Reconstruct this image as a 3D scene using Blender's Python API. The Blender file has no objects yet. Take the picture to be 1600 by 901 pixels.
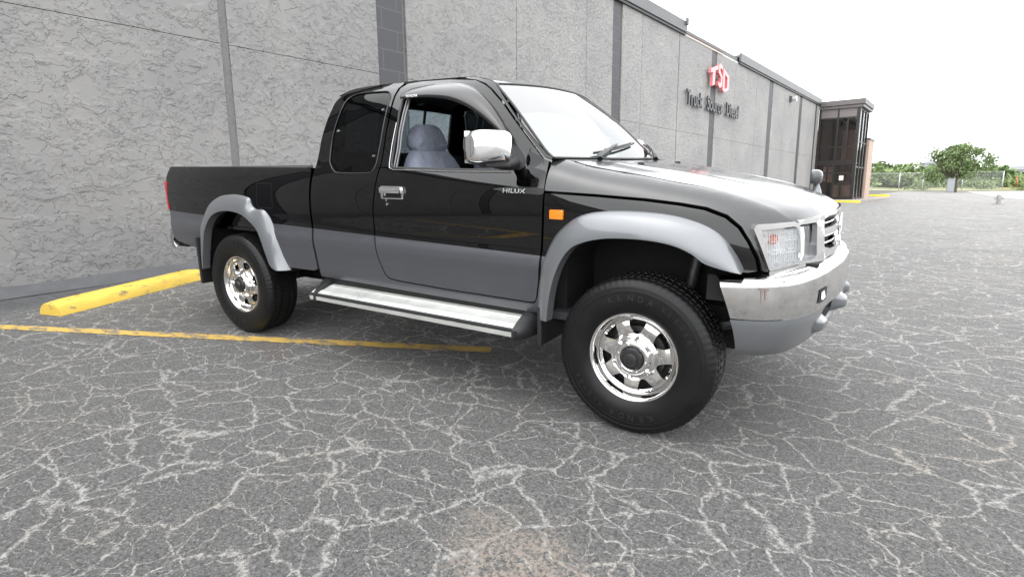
import bpy, bmesh, math, random
from mathutils import Vector, Matrix, noise
C = bpy.context.collection
sc = bpy.context.scene
PI = math.pi
random.seed(7)

# ------------------------------------------------------------------ camera
cam_d = bpy.data.cameras.new('camera'); cam = bpy.data.objects.new('camera', cam_d); C.objects.link(cam)
sc.camera = cam
cam_d.sensor_width = 36.0; cam_d.lens = 19.4576; cam_d.clip_start = .05; cam_d.clip_end = 2000
RIGHT = Vector((0.84613496, 0.53289683, -0.00875221)); UP = Vector((-0.08408493, 0.14969022, 0.98515104)); FWD = Vector((-0.52629398, 0.8328348, -0.17146672))
m = Matrix((RIGHT, UP, -FWD)).transposed().to_4x4(); m.translation = Vector((0.86816715, -3.27360696, 1.10540969))
cam.matrix_world = m

# ------------------------------------------------------------------ sky, sun, exposure
SUN_ELEV, SUN_AZ = 62, 205       # degrees; soft overcast sun, above and behind the camera
w = bpy.data.worlds.new('World'); sc.world = w; w.use_nodes = True
nt = w.node_tree; nt.nodes.clear()
out = nt.nodes.new('ShaderNodeOutputWorld'); bg = nt.nodes.new('ShaderNodeBackground')
sky = nt.nodes.new('ShaderNodeTexSky'); sky.sky_type = 'NISHITA'; sky.sun_disc = False
sky.sun_elevation = math.radians(SUN_ELEV); sky.sun_rotation = math.radians(SUN_AZ)
sky.air_density = 1.0; sky.dust_density = 6.0; sky.ozone_density = 1.0
hs = nt.nodes.new('ShaderNodeHueSaturation'); hs.inputs['Saturation'].default_value = .12
mx = nt.nodes.new('ShaderNodeMixRGB'); mx.inputs[0].default_value = .72; mx.inputs[2].default_value = (13.6, 13.9, 14.2, 1)   # the even cloud layer
nt.links.new(sky.outputs[0], hs.inputs['Color']); nt.links.new(hs.outputs[0], mx.inputs[1])
nt.links.new(mx.outputs[0], bg.inputs[0]); bg.inputs[1].default_value = .1
nt.links.new(bg.outputs[0], out.inputs[0])
sd = bpy.data.lights.new('sun', 'SUN'); sd.energy = .5; sd.angle = math.radians(170); sd.color = (1, .97, .92)
so = bpy.data.objects.new('sun', sd); C.objects.link(so)
az = math.radians(SUN_AZ); el = math.radians(SUN_ELEV)
sv = Vector((math.sin(az) * math.cos(el), math.cos(az) * math.cos(el), math.sin(el)))
so.rotation_euler = sv.to_track_quat('Z', 'Y').to_euler(); so.location = sv * 30
sc.view_settings.view_transform = 'Standard'; sc.view_settings.look = 'None'; sc.view_settings.gamma = 1
sc.view_settings.exposure = 1.55; sc.view_settings.use_curve_mapping = False
sc.render.engine = 'CYCLES'
sc.cycles.max_bounces = 8; sc.cycles.transparent_max_bounces = 12; sc.cycles.use_denoising = True

# ------------------------------------------------------------------ frames of reference
T = Matrix(((0.99950668, 0.00149523, 0.03137132, 0), (0, 0.99886608, -0.04760831, 0), (-0.03140693, 0.04758483, 0.99837332, 0), (0, 0, 0, 1)))  # the lot slopes; the truck stands on it
TT = Vector((0.12808673, 0.99176297, 0)); NN = Vector((-0.99176297, 0.12808673, 0)); WD = 6.131
WALL = Matrix(((TT.x, NN.x, 0, NN.x * WD), (TT.y, NN.y, 0, NN.y * WD), (0, 0, 1, 0), (0, 0, 0, 1)))   # local x along the wall, -y out of the wall
def wl(s, off, z): return WALL @ Vector((s, off, z))

def ground_z(x, y):
    ax = -.03142 * max(-7, min(3.5, x)) if x < 3.5 else -.11 - .004 * min(x - 3.5, 6)
    yy = max(-9, y)
    g = .04769 * min(yy, 3.2)
    if yy > 3.2: g += .030 * (min(yy, 7) - 3.2)
    if yy > 7: g += .0065 * (min(yy, 33) - 7)
    if yy > 33: g += .0122 * (min(yy, 76) - 33)
    if yy > 76: g -= .12 * min(yy - 76, 12)
    return ax + g

# ------------------------------------------------------------------ helpers
def link(o, parent=None):
    C.objects.link(o)
    if parent is not None: o.parent = parent
    return o
def thing(name, label, cat, mat4=None, group=None):
    o = bpy.data.objects.new(name, None); C.objects.link(o)
    o.empty_display_size = .1
    if mat4 is not None: o.matrix_world = mat4
    o['label'] = label; o['category'] = cat
    if group: o['group'] = group
    return o
def tag(o, label, cat, group=None):
    o['label'] = label; o['category'] = cat
    if group: o['group'] = group
    return o
def new_obj(name, bm, mats, parent=None, smooth=None, mat4=None):
    me = bpy.data.meshes.new(name); bm.to_mesh(me); bm.free()
    if not isinstance(mats, (list, tuple)): mats = [mats]
    for mm in mats: me.materials.append(mm)
    if smooth is not None:
        for p in me.polygons: p.use_smooth = True
        me.set_sharp_from_angle(angle=math.radians(smooth))
    o = bpy.data.objects.new(name, me); C.objects.link(o)
    if parent is not None: o.parent = parent
    if mat4 is not None: o.matrix_local = mat4
    return o
def structure(name, bm, mats, smooth=None):
    o = new_obj(name, bm, mats, None, smooth); o['kind'] = 'structure'; return o
def box(bm, x0, x1, y0, y1, z0, z1, mi=0, bev=0, M=None):
    vs = [bm.verts.new(v) for v in ((x0, y0, z0), (x1, y0, z0), (x1, y1, z0), (x0, y1, z0), (x0, y0, z1), (x1, y0, z1), (x1, y1, z1), (x0, y1, z1))]
    fs = [bm.faces.new([vs[i] for i in q]) for q in ((0, 3, 2, 1), (4, 5, 6, 7), (0, 1, 5, 4), (1, 2, 6, 5), (2, 3, 7, 6), (3, 0, 4, 7))]
    for f in fs: f.material_index = mi
    if bev:
        r = bmesh.ops.bevel(bm, geom=list({e for f in fs for e in f.edges}), offset=bev, segments=2, affect='EDGES', profile=.7)
        vs = list({v for f in r['faces'] for v in f.verts} | {v for v in vs if v.is_valid})
        for f in r['faces']: f.material_index = mi
    if M is not None:
        for v in vs:
            if v.is_valid: v.co = M @ v.co
    return vs
def tube(bm, pts, r, n=8, mi=0, caps=True):
    pts = [Vector(p) for p in pts]; rings = []
    rr = r if isinstance(r, (list, tuple)) else [r] * len(pts)
    up = None
    for i, p in enumerate(pts):
        d = (pts[min(i + 1, len(pts) - 1)] - pts[max(i - 1, 0)]).normalized()
        if up is None: up = Vector((0, 0, 1)) if abs(d.z) < .9 else Vector((1, 0, 0))
        a = d.cross(up).normalized(); b = a.cross(d).normalized(); up = b
        rings.append([bm.verts.new(p + rr[i] * (math.cos(2 * PI * k / n) * a + math.sin(2 * PI * k / n) * b)) for k in range(n)])
    for A, B in zip(rings, rings[1:]):
        for k in range(n):
            f = bm.faces.new((A[k], A[(k + 1) % n], B[(k + 1) % n], B[k])); f.material_index = mi; f.smooth = True
    if caps:
        f = bm.faces.new(rings[0][::-1]); f.material_index = mi
        f = bm.faces.new(rings[-1]); f.material_index = mi
def lathe(bm, prof, n=48, mi=0, close=False, fn=None):
    """prof: list of (r, y); axis is y"""
    rings = []
    for j, (r, y) in enumerate(prof):
        ring = []
        for k in range(n):
            a = 2 * PI * k / n; rr = r + (fn(j, k) if fn else 0)
            ring.append(bm.verts.new((rr * math.cos(a), y, rr * math.sin(a))))
        rings.append(ring)
    for A, B in zip(rings, rings[1:]):
        for k in range(n):
            f = bm.faces.new((A[k], A[(k + 1) % n], B[(k + 1) % n], B[k])); f.material_index = mi
    if close:
        bm.faces.new(rings[-1])
    return rings
def grid(bm, fn, nu, nv, mi=0, flip=False):
    V = [[bm.verts.new(fn(i / nu, j / nv)) for j in range(nv + 1)] for i in range(nu + 1)]
    for i in range(nu):
        for j in range(nv):
            q = (V[i][j], V[i + 1][j], V[i + 1][j + 1], V[i][j + 1])
            f = bm.faces.new(q[::-1] if flip else q); f.material_index = mi; f.smooth = True
    return V
def smooth_loop(pts, n=4, closed=True):
    """Catmull-Rom through the points"""
    out = []; L = len(pts)
    rng = range(L) if closed else range(L - 1)
    for i in rng:
        g = lambda k: pts[k % L] if closed else pts[max(0, min(L - 1, k))]
        p0, p1, p2, p3 = g(i - 1), g(i), g(i + 1), g(i + 2)
        for k in range(n):
            t = k / n
            out.append(tuple(.5 * ((2 * b) + (-a + c) * t + (2 * a - 5 * b + 4 * c - d) * t * t + (-a + 3 * b - 3 * c + d) * t ** 3) for a, b, c, d in zip(p0, p1, p2, p3)))
    if not closed: out.append(tuple(pts[-1]))
    return out
def inset(loop, d):
    """shrink a closed 2D loop by d"""
    A = sum(loop[i][0] * loop[(i + 1) % len(loop)][1] - loop[(i + 1) % len(loop)][0] * loop[i][1] for i in range(len(loop)))
    s = 1 if A > 0 else -1; out = []
    for i in range(len(loop)):
        a, b, c = loop[i - 1], loop[i], loop[(i + 1) % len(loop)]
        e1 = Vector((b[0] - a[0], b[1] - a[1])); e2 = Vector((c[0] - b[0], c[1] - b[1]))
        if e1.length < 1e-7 or e2.length < 1e-7: continue
        n1 = Vector((-e1.y, e1.x)).normalized(); n2 = Vector((-e2.y, e2.x)).normalized()
        nn = (n1 + n2)
        if nn.length < .2: nn = n1
        nn.normalize(); k = 1 / max(.5, nn.dot(n1))
        out.append((b[0] + s * nn.x * d * k, b[1] + s * nn.y * d * k))
    return out
def panel(name, fn, outer, holes=(), mats=None, parent=None, sg=-1, step=.035, thick=.02, center=(0, 0, .9), split=None, lift=0.0, edge=.0015, bulge=None):
    """A sheet cut to a 2D outline (u, v) and laid on the surface fn(u, v) -> (x, -y, z); sg=+1 mirrors it to the left side."""
    bm = bmesh.new()
    for lp in [outer] + list(holes):
        vs = [bm.verts.new((a, b, 0)) for a, b in lp]
        for i in range(len(vs)): bm.edges.new((vs[i], vs[(i + 1) % len(vs)]))
    bmesh.ops.triangle_fill(bm, use_beauty=True, use_dissolve=False, edges=bm.edges[:])
    us = [v.co.x for v in bm.verts]; vs_ = [v.co.y for v in bm.verts]
    for ax, lo, hi in ((0, min(us), max(us)), (1, min(vs_), max(vs_))):
        k = max(1, int((hi - lo) / step))
        for i in range(1, k):
            co = [0, 0, 0]; no = [0, 0, 0]; co[ax] = lo + (hi - lo) * i / k; no[ax] = 1
            bmesh.ops.bisect_plane(bm, geom=bm.verts[:] + bm.edges[:] + bm.faces[:], dist=1e-6, plane_co=co, plane_no=no)
    if split:
        (x0, y0), (x1, y1) = split
        bmesh.ops.bisect_plane(bm, geom=bm.verts[:] + bm.edges[:] + bm.faces[:], dist=1e-6, plane_co=(x0, y0, 0), plane_no=(-(y1 - y0), x1 - x0, 0))
        for f in bm.faces:
            c = f.calc_center_median(); t = (c.x - x0) / (x1 - x0)
            if c.y < y0 + t * (y1 - y0): f.material_index = 1
    cen = Vector(center); e = 1e-3
    def P(u, v):
        p = fn(u, v); return Vector((p[0], p[1] if sg < 0 else -p[1], p[2]))
    nl = bm.verts.layers.float_vector.new('nrm'); fl = bm.faces.layers.int.new('skin')
    for v in bm.verts:
        u_, v_ = v.co.x, v.co.y; p = P(u_, v_)
        n = (P(u_ + e, v_) - P(u_ - e, v_)).cross(P(u_, v_ + e) - P(u_, v_ - e))
        if n.length < 1e-12: n = p - cen
        n.normalize()
        if n.dot(p - cen) < 0: n = -n
        v.co = p + n * (lift + (bulge(u_, v_) if bulge else 0)); v[nl] = n
    for f in bm.faces: f[fl] = 1
    if bulge:
        bm.normal_update()
        s_ = sum(v.normal.dot(v[nl]) for v in bm.verts)
        for v in bm.verts: v[nl] = v.normal * (1 if s_ > 0 else -1)
    bm.normal_update()
    for f in bm.faces:
        if f.normal.dot(f.verts[0][nl]) < 0: f.normal_flip()
    be = [e_ for e_ in bm.edges if e_.is_boundary]
    if thick:
        v2 = {v: bm.verts.new(v.co - v[nl] * thick) for v in {v for e_ in be for v in e_.verts}}
        for e_ in be:
            f_ = e_.link_faces[0]; a, b = e_.verts
            for l in f_.loops:
                if l.edge == e_: a, b = l.vert, l.link_loop_next.vert
            f = bm.faces.new((b, a, v2[a], v2[b])); f.material_index = f_.material_index
            e_.smooth = False
    for f in bm.faces: f.smooth = True
    bm.normal_update()
    bm.verts.index_update()
    me = bpy.data.meshes.new(name); bm.to_mesh(me)
    nls = []
    bm.faces.ensure_lookup_table()
    for f in bm.faces:
        for l in f.loops: nls.append(tuple(l.vert[nl]) if f[fl] else tuple(f.normal))
    bm.free()
    me.normals_split_custom_set(nls)
    if not isinstance(mats, (list, tuple)): mats = [mats]
    for mm in mats: me.materials.append(mm)
    o = bpy.data.objects.new(name, me); C.objects.link(o)
    if parent is not None: o.parent = parent
    return o
def text_obj(name, body, size, mat, parent, M, extrude=.01, sx=1.0, bevel=0, spacing=1.0, weight=0.0):
    cu = bpy.data.curves.new(name, 'FONT'); cu.body = body; cu.size = size; cu.extrude = extrude; cu.bevel_depth = bevel
    cu.space_character = spacing; cu.offset = weight; cu.align_x = 'LEFT'; cu.materials.append(mat)
    tmp = bpy.data.objects.new('tmp', cu); me = bpy.data.meshes.new_from_object(tmp); bpy.data.objects.remove(tmp); bpy.data.curves.remove(cu)
    o = bpy.data.objects.new(name, me); C.objects.link(o)
    if parent is not None: o.parent = parent
    o.matrix_local = M @ Matrix.Diagonal((sx, 1, 1, 1))
    return o

# ------------------------------------------------------------------ materials
def mat(name, base, rough=.5, metal=0.0, coat=0.0, spec=.5, bump=None, ior=1.5, vary=None, emis=None, croug=.03):
    m_ = bpy.data.materials.new(name); m_.use_nodes = True; t = m_.node_tree; b = t.nodes['Principled BSDF']
    b.inputs['Base Color'].default_value = (*base, 1); b.inputs['Roughness'].default_value = rough; b.inputs['Metallic'].default_value = metal
    b.inputs['Coat Weight'].default_value = coat; b.inputs['Coat Roughness'].default_value = croug; b.inputs['Coat IOR'].default_value = 1.54; b.inputs['Specular IOR Level'].default_value = spec; b.inputs['IOR'].default_value = ior
    tc = t.nodes.new('ShaderNodeTexCoord')
    if vary:   # (scale, amount[, rough amount])
        n = t.nodes.new('ShaderNodeTexNoise'); n.inputs['Scale'].default_value = vary[0]; n.inputs['Detail'].default_value = 6; n.inputs['Roughness'].default_value = .65
        t.links.new(tc.outputs['Object'], n.inputs['Vector'])
        r = t.nodes.new('ShaderNodeMapRange'); r.inputs['From Min'].default_value = .3; r.inputs['From Max'].default_value = .7
        r.inputs['To Min'].default_value = 1 - vary[1]; r.inputs['To Max'].default_value = 1 + vary[1]; t.links.new(n.outputs[0], r.inputs[0])
        mu = t.nodes.new('ShaderNodeVectorMath'); mu.operation = 'SCALE'; mu.inputs[0].default_value = base; t.links.new(r.outputs[0], mu.inputs['Scale'])
        t.links.new(mu.outputs[0], b.inputs['Base Color'])
        if len(vary) > 2:
            r2 = t.nodes.new('ShaderNodeMapRange'); r2.inputs['From Min'].default_value = .3; r2.inputs['From Max'].default_value = .7
            r2.inputs['To Min'].default_value = max(.02, rough - vary[2]); r2.inputs['To Max'].default_value = rough + vary[2]
            t.links.new(n.outputs[0], r2.inputs[0]); t.links.new(r2.outputs[0], b.inputs['Roughness'])
    if bump:   # (scale, strength, distance)
        n = t.nodes.new('ShaderNodeTexNoise'); n.inputs['Scale'].default_value = bump[0]; n.inputs['Detail'].default_value = 3
        t.links.new(tc.outputs['Object'], n.inputs['Vector'])
        bp = t.nodes.new('ShaderNodeBump'); bp.inputs['Strength'].default_value = bump[1]; bp.inputs['Distance'].default_value = bump[2]
        t.links.new(n.outputs[0], bp.inputs['Height']); t.links.new(bp.outputs[0], b.inputs['Normal'])
    if emis:
        b.inputs['Emission Color'].default_value = (*emis[0], 1); b.inputs['Emission Strength'].default_value = emis[1]
    return m_
def glass(name, tint, refl=1.0, ior=1.5, rough=0.0):
    m_ = bpy.data.materials.new(name); m_.use_nodes = True; t = m_.node_tree; t.nodes.clear()
    o = t.nodes.new('ShaderNodeOutputMaterial'); mxs = t.nodes.new('ShaderNodeMixShader'); tr = t.nodes.new('ShaderNodeBsdfTransparent'); gl = t.nodes.new('ShaderNodeBsdfGlossy')
    fr = t.nodes.new('ShaderNodeFresnel'); fr.inputs['IOR'].default_value = ior
    geo = t.nodes.new('ShaderNodeNewGeometry')
    mn = t.nodes.new('ShaderNodeMath'); mn.operation = 'MULTIPLY'; mn.inputs[1].default_value = refl; mn.use_clamp = True
    # the same two-sided reflection from either face
    fr2 = t.nodes.new('ShaderNodeFresnel'); fr2.inputs['IOR'].default_value = 1 / ior if False else ior
    tr.inputs[0].default_value = (*tint, 1); gl.inputs['Roughness'].default_value = rough
    t.links.new(fr.outputs[0], mn.inputs[0]); t.links.new(mn.outputs[0], mxs.inputs[0])
    t.links.new(tr.outputs[0], mxs.inputs[1]); t.links.new(gl.outputs[0], mxs.inputs[2]); t.links.new(mxs.outputs[0], o.inputs[0])
    return m_
class NB:
    """small node builder"""
    def __init__(s, name):
        s.m = bpy.data.materials.new(name); s.m.use_nodes = True; s.t = s.m.node_tree; s.b = s.t.nodes['Principled BSDF']
        s.tc = s.t.nodes.new('ShaderNodeTexCoord')
    def put(s, inp, v):
        if isinstance(v, (int, float)): inp.default_value = v
        elif isinstance(v, tuple):
            inp.default_value = v if len(v) == len(inp.default_value) else (*v, 1)
        else: s.t.links.new(v, inp)
    def n(s, typ, ins={}, out=0, **kw):
        x = s.t.nodes.new(typ)
        for k, v in kw.items(): setattr(x, k, v)
        for k, v in ins.items(): s.put(x.inputs[k], v)
        return x.outputs[out]
    def math(s, op, a, b=0.0, c=0.0, clamp=False):
        x = s.t.nodes.new('ShaderNodeMath'); x.operation = op; x.use_clamp = clamp
        for i, v in enumerate((a, b, c)): s.put(x.inputs[i], v)
        return x.outputs[0]
    def mapv(s, v, scale=(1, 1, 1), loc=(0, 0, 0), rot=(0, 0, 0)):
        return s.n('ShaderNodeMapping', {'Vector': v, 'Scale': scale, 'Location': loc, 'Rotation': rot})
    def noise(s, v, scale, detail=4, rough=.55, out=0, dist=0):
        return s.n('ShaderNodeTexNoise', {'Vector': v, 'Scale': scale, 'Detail': detail, 'Roughness': rough, 'Distortion': dist}, out)
    def rng(s, v, a, b, c=0.0, d=1.0, smooth=False):
        x = s.t.nodes.new('ShaderNodeMapRange'); x.clamp = True
        if smooth: x.interpolation_type = 'SMOOTHSTEP'
        for i, q in enumerate((v, a, b, c, d)): s.put(x.inputs[i], q)
        return x.outputs[0]
    def mix(s, f, a, b, typ='MIX'):
        x = s.t.nodes.new('ShaderNodeMixRGB'); x.blend_type = typ
        s.put(x.inputs[0], f); s.put(x.inputs[1], a); s.put(x.inputs[2], b); return x.outputs[0]
    def bump(s, h, dist, strength=1.0, normal=None):
        d = {'Height': h, 'Distance': dist, 'Strength': strength}
        if normal is not None: d['Normal'] = normal
        return s.n('ShaderNodeBump', d)
# ---- shape functions of the truck, truck frame: x forward, y left, z up, metres ----
def interp(tab, t):
    if t <= tab[0][0]: return tab[0][1]
    if t >= tab[-1][0]: return tab[-1][1]
    n = len(tab)
    for i in range(n - 1):
        if t <= tab[i + 1][0]:
            x0, y0 = tab[i]; x1, y1 = tab[i + 1]; h = x1 - x0; u = (t - x0) / h
            d = (y1 - y0) / h
            def slope(k):
                if k <= 0 or k >= n - 1:
                    a = 0 if k <= 0 else n - 2
                    return (tab[a + 1][1] - tab[a][1]) / (tab[a + 1][0] - tab[a][0])
                a = (tab[k][1] - tab[k - 1][1]) / (tab[k][0] - tab[k - 1][0])
                b = (tab[k + 1][1] - tab[k][1]) / (tab[k + 1][0] - tab[k][0])
                return 0.0 if a * b <= 0 else 2 * a * b / (a + b)
            m0, m1 = slope(i), slope(i + 1)
            return ((2*u**3 - 3*u*u + 1) * y0 + (u**3 - 2*u*u + u) * h * m0 + (-2*u**3 + 3*u*u) * y1 + (u**3 - u*u) * h * m1)
YS = [(.28, .745), (.42, .780), (.50, .806), (.56, .824), (.64, .834), (.70, .840), (.765, .848), (.80, .846), (.835, .838), (.87, .837),
      (.95, .842), (1.00, .8435), (1.05, .842), (1.09, .8380), (1.137, .829), (1.18, .816), (1.225, .797), (1.26, .778), (1.32, .757), (1.45, .720), (1.58, .668), (1.65, .632), (1.69, .600), (1.72, .568), (1.75, .525)]
def side(x, w):
    y = interp(YS, w)
    if x < -3.3: y -= .030 * ((-3.3 - x) / .75) ** 2
    return (x, -y, w)
YPLAN = [(.0, .842), (.25, .842), (.36, .838), (.44, .828), (.50, .805), (.54, .775), (.575, .735), (.60, .69), (.62, .65)]
ZSEAM = [(-.55, 1.300), (-.46, 1.290), (-.38, 1.272), (-.32, 1.256), (-.18, 1.231), (-.03, 1.209), (.117, 1.183), (.23, 1.166), (.365, 1.137), (.469, 1.103), (.558, 1.066), (.597, 1.033), (.64, 1.0)]
YC = .675
def fender(x, w):
    zs = interp(ZSEAM, x); yp = interp(YPLAN, x); w1 = zs - .22
    a = max(yp - YC, .004); b = .22
    base = interp(YS, min(w, .95)) - .842
    import math
    if w <= w1: return (x, -(yp + base), w)
    th = math.asin(min((w - w1) / b, .9975))
    yb = interp(YS, min(w1, .95)) - .842
    return (x, -(YC + a * math.cos(th) + yb * (1 - th / 1.57)), w1 + b * math.sin(th))
PLAN = [(0, .752), (.20, .742), (.40, .705), (.50, .678), (.60, .640), (.66, .606), (.72, .575), (.77, .545), (.80, .520), (.825, .490), (.84, .45), (.843, .40)]
def plan(ay):           # front fascia plan curve: x at |y|
    return interp(PLAN, abs(ay))
def fascia(t, z):       # t = |y|, lamp / grille surface leaning slightly back with height
    return (plan(t) - .10 * (z - .84) * (1 if t < .8 else 1), -t, z)
# the same surface by arc length, 0 at the centre line
def _arc(tabfun, ymax):
    import math
    pts = [(tabfun(ymax * math.sin(math.pi / 2 * i / 160)), ymax * math.sin(math.pi / 2 * i / 160)) for i in range(161)]
    L = [0]
    for a, b in zip(pts, pts[1:]): L.append(L[-1] + math.hypot(b[0] - a[0], b[1] - a[1]))
    return pts, L
def _at(arc, s):
    pts, L = arc
    if s >= L[-1]:
        e = s - L[-1]; return (pts[-1][0] - e, pts[-1][1])
    lo, hi = 0, len(L) - 1
    while hi - lo > 1:
        m = (lo + hi) // 2
        if L[m] <= s: lo = m
        else: hi = m
    u = (s - L[lo]) / (L[hi] - L[lo] + 1e-12)
    return (pts[lo][0] + u * (pts[hi][0] - pts[lo][0]), pts[lo][1] + u * (pts[hi][1] - pts[lo][1]))
ARC_F = _arc(plan, .843)
def face(s, z):
    sg = 1 if s >= 0 else -1
    x, y = _at(ARC_F, abs(s)); return (x - .10 * (z - .84), -sg * y, z)
BPLAN = [(0, .800), (.20, .790), (.45, .752), (.60, .715), (.70, .678), (.77, .635), (.82, .575), (.85, .50), (.862, .43), (.868, .34)]
ARC_B = _arc(lambda y: interp(BPLAN, y), .868)
def bump(s, z):
    import math
    sg = 1 if s >= 0 else -1
    x, y = _at(ARC_B, abs(s))
    k = 0.0
    if z < .62: k = ((.62 - z) / .18) ** 2 * .055 + (.62 - z) * .12
    # pull towards the inside along the local outward direction (approx radial)
    import math
    d = math.hypot(max(x - .1, 0.0001), y * .55); ox, oy = (x - .1) / d, y * .55 / d
    return (x - ox * k, -sg * (y - oy * k), z)
# ================================================================== materials of the setting
def mat_asphalt():
    N = NB('cracked_asphalt'); v = N.tc.outputs['Object']; SC = N.n('ShaderNodeSeparateXYZ', {'Vector': v}); 
    x_ = N.t.nodes[-1].outputs[0]; y_ = N.t.nodes[-1].outputs[1]
    # warped coordinates so the cells are uneven
    w1 = N.noise(v, 1.3, 4, .6, out=1); w2 = N.noise(v, 9, 5, .65, out=1)
    a1 = N.n('ShaderNodeVectorMath', {0: w1, 1: (.5, .5, .5)}, operation='SUBTRACT')
    a2 = N.n('ShaderNodeVectorMath', {0: a1, 'Scale': .42}, operation='SCALE')
    b1 = N.n('ShaderNodeVectorMath', {0: w2, 1: (.5, .5, .5)}, operation='SUBTRACT')
    b2 = N.n('ShaderNodeVectorMath', {0: b1, 'Scale': .10}, operation='SCALE')
    vv = N.n('ShaderNodeVectorMath', {0: v, 1: a2}, operation='ADD'); vv = N.n('ShaderNodeVectorMath', {0: vv, 1: b2}, operation='ADD')
    rot = N.mapv(vv, (1.0, 1.35, 0), rot=(0, 0, .45))
    def crack(scale, loc=(0, 0, 0)):
        return N.n('ShaderNodeTexVoronoi', {'Vector': N.mapv(rot, loc=loc), 'Scale': scale}, 0, feature='DISTANCE_TO_EDGE')
    c1 = crack(2.9); c2 = crack(6.2, (3, 7, 0))
    # width of the crack fill varies
    wn = N.noise(v, 3.1, 4, .6); fn = N.noise(v, 55, 3, .6); mid = N.noise(v, .75, 3, .55)
    wid1 = N.rng(wn, .28, .80, .013, .050)
    k1 = N.math('SUBTRACT', 1.0, N.math('DIVIDE', c1, wid1), clamp=True)
    wid2 = N.rng(N.noise(N.mapv(v, loc=(9, 2, 0)), 2.2, 4, .6), .32, .64, .0005, .040)
    k2 = N.math('MULTIPLY', N.math('SUBTRACT', 1.0, N.math('DIVIDE', c2, wid2), clamp=True), .85)
    k = N.math('MAXIMUM', k1, k2)
    ragged = N.rng(N.noise(v, 38, 5, .75), .36, .62, .0, 1.5)
    gritk = N.rng(N.noise(v, 85, 4, .8), .40, .56, .10, 1.35)
    k = N.math('MULTIPLY', N.math('MULTIPLY', N.math('POWER', k, .8), ragged), gritk, clamp=True)
    # scuffed light patches
    pt = N.rng(N.noise(N.mapv(v, loc=(4, 1, 0)), 2.6, 6, .7), .56, .70); pf = N.rng(N.noise(v, 42, 4, .7), .47, .58)
    patch = N.math('MULTIPLY', N.math('MULTIPLY', N.math('MULTIPLY', pt, pf), gritk), .22)
    k = N.math('MAXIMUM', k, patch)
    # the side away from the wall is more worn (right part of the lot)
    wear = N.rng(x_, .6, 3.2, 0, 1, True)
    wearn = N.math('MULTIPLY', N.math('MULTIPLY', N.rng(N.noise(v, 30, 5, .75), .46, .62), N.rng(N.noise(v, 1.6, 4, .65), .38, .66)), wear)
    k = N.math('MAXIMUM', k, N.math('MULTIPLY', wearn, .6))
    # aggregate: dark binder with light stones
    st = N.n('ShaderNodeTexVoronoi', {'Vector': v, 'Scale': 120.0}, 1); sv_ = N.n('ShaderNodeSeparateColor', {0: st})
    stone = N.rng(sv_, .70, .92, 0, 1); st2 = N.rng(N.n('ShaderNodeTexVoronoi', {'Vector': v, 'Scale': 120.0}, 0), .0, .55, 1.0, 0.0)
    stone = N.math('MULTIPLY', stone, st2)
    big = N.n('ShaderNodeTexVoronoi', {'Vector': v, 'Scale': 38.0}, 0); bigr = N.n('ShaderNodeSeparateColor', {0: N.n('ShaderNodeTexVoronoi', {'Vector': v, 'Scale': 38.0}, 1)})
    chip = N.math('MULTIPLY', N.rng(big, .12, .22, 1, 0), N.rng(bigr, .72, .74))
    fine = N.noise(v, 240, 3, .7)
    grn = N.noise(v, 75, 6, .88)
    base = N.mix(N.rng(grn, .36, .64), (.014, .014, .014), (.262, .258, .252))
    base = N.mix(N.rng(mid, .3, .7, 0, .30), base, (.115, .114, .113))
    base = N.mix(N.math('MULTIPLY', stone, .75), base, (.46, .455, .445))
    base = N.mix(N.math('MULTIPLY', chip, .75), base, (.30, .295, .285))
    # fill colour: light grey sand with some tan
    tan = N.rng(N.noise(v, 1.1, 3, .6), .45, .68)
    fillc = N.mix(tan, (.54, .53, .51), (.52, .47, .41))
    col = N.mix(N.math('MULTIPLY', k, .92), base, fillc)
    # two tan gravelly patches where the surface has broken up
    def spot(cx, cy, rx, ry, ang):
        q = N.mapv(N.n('ShaderNodeVectorMath', {0: v, 1: (cx, cy, 0)}, operation='SUBTRACT'), rot=(0, 0, ang))
        q = N.n('ShaderNodeVectorMath', {0: q, 1: (1 / rx, 1 / ry, 0)}, operation='MULTIPLY')
        d = N.n('ShaderNodeVectorMath', {0: q}, 1, operation='LENGTH')
        d = N.math('ADD', d, N.math('MULTIPLY', N.math('SUBTRACT', N.noise(v, 7, 6, .7), .5), 1.7))
        return N.rng(d, .55, 1.05, 1, 0)
    sp = spot(.06, -1.93, .40, .26, .5); grit = N.rng(N.noise(v, 60, 5, .8), .47, .54)
    sp = N.math('MULTIPLY', sp, grit)
    col = N.mix(N.math('MULTIPLY', sp, .90), col, N.mix(N.noise(v, 90, 3, .7), (.26, .21, .17), (.48, .42, .36)))
    sp2 = N.math('MULTIPLY', spot(-2.6, -1.0, .28, .10, .3), grit)
    col = N.mix(N.math('MULTIPLY', sp2, .5), col, (.17, .11, .075))
    # smooth dark sealer along the foot of the wall (where the patching was)
    wd = N.math('ADD', N.math('ADD', N.math('MULTIPLY', x_, .99176), N.math('MULTIPLY', y_, -.12809)), 6.131)
    wdn = N.math('ADD', wd, N.math('MULTIPLY', N.math('SUBTRACT', N.noise(v, 1.4, 4, .6), .5), .5))
    seal = N.rng(wdn, .75, 1.15, 1, 0)
    col = N.mix(N.math('MULTIPLY', seal, .9), col, N.mix(N.rng(N.noise(N.mapv(v, (1, 4, 1)), 5, 5, .65), .35, .65), (.052, .053, .056), (.085, .086, .088)))
    N.put(N.b.inputs['Base Color'], col)
    N.put(N.b.inputs['Roughness'], N.rng(fine, .3, .7, .72, .95)); N.b.inputs['Specular IOR Level'].default_value = .35
    h = N.math('ADD', N.math('MULTIPLY', fine, .5), N.math('MULTIPLY', grn, 2.2))
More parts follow.
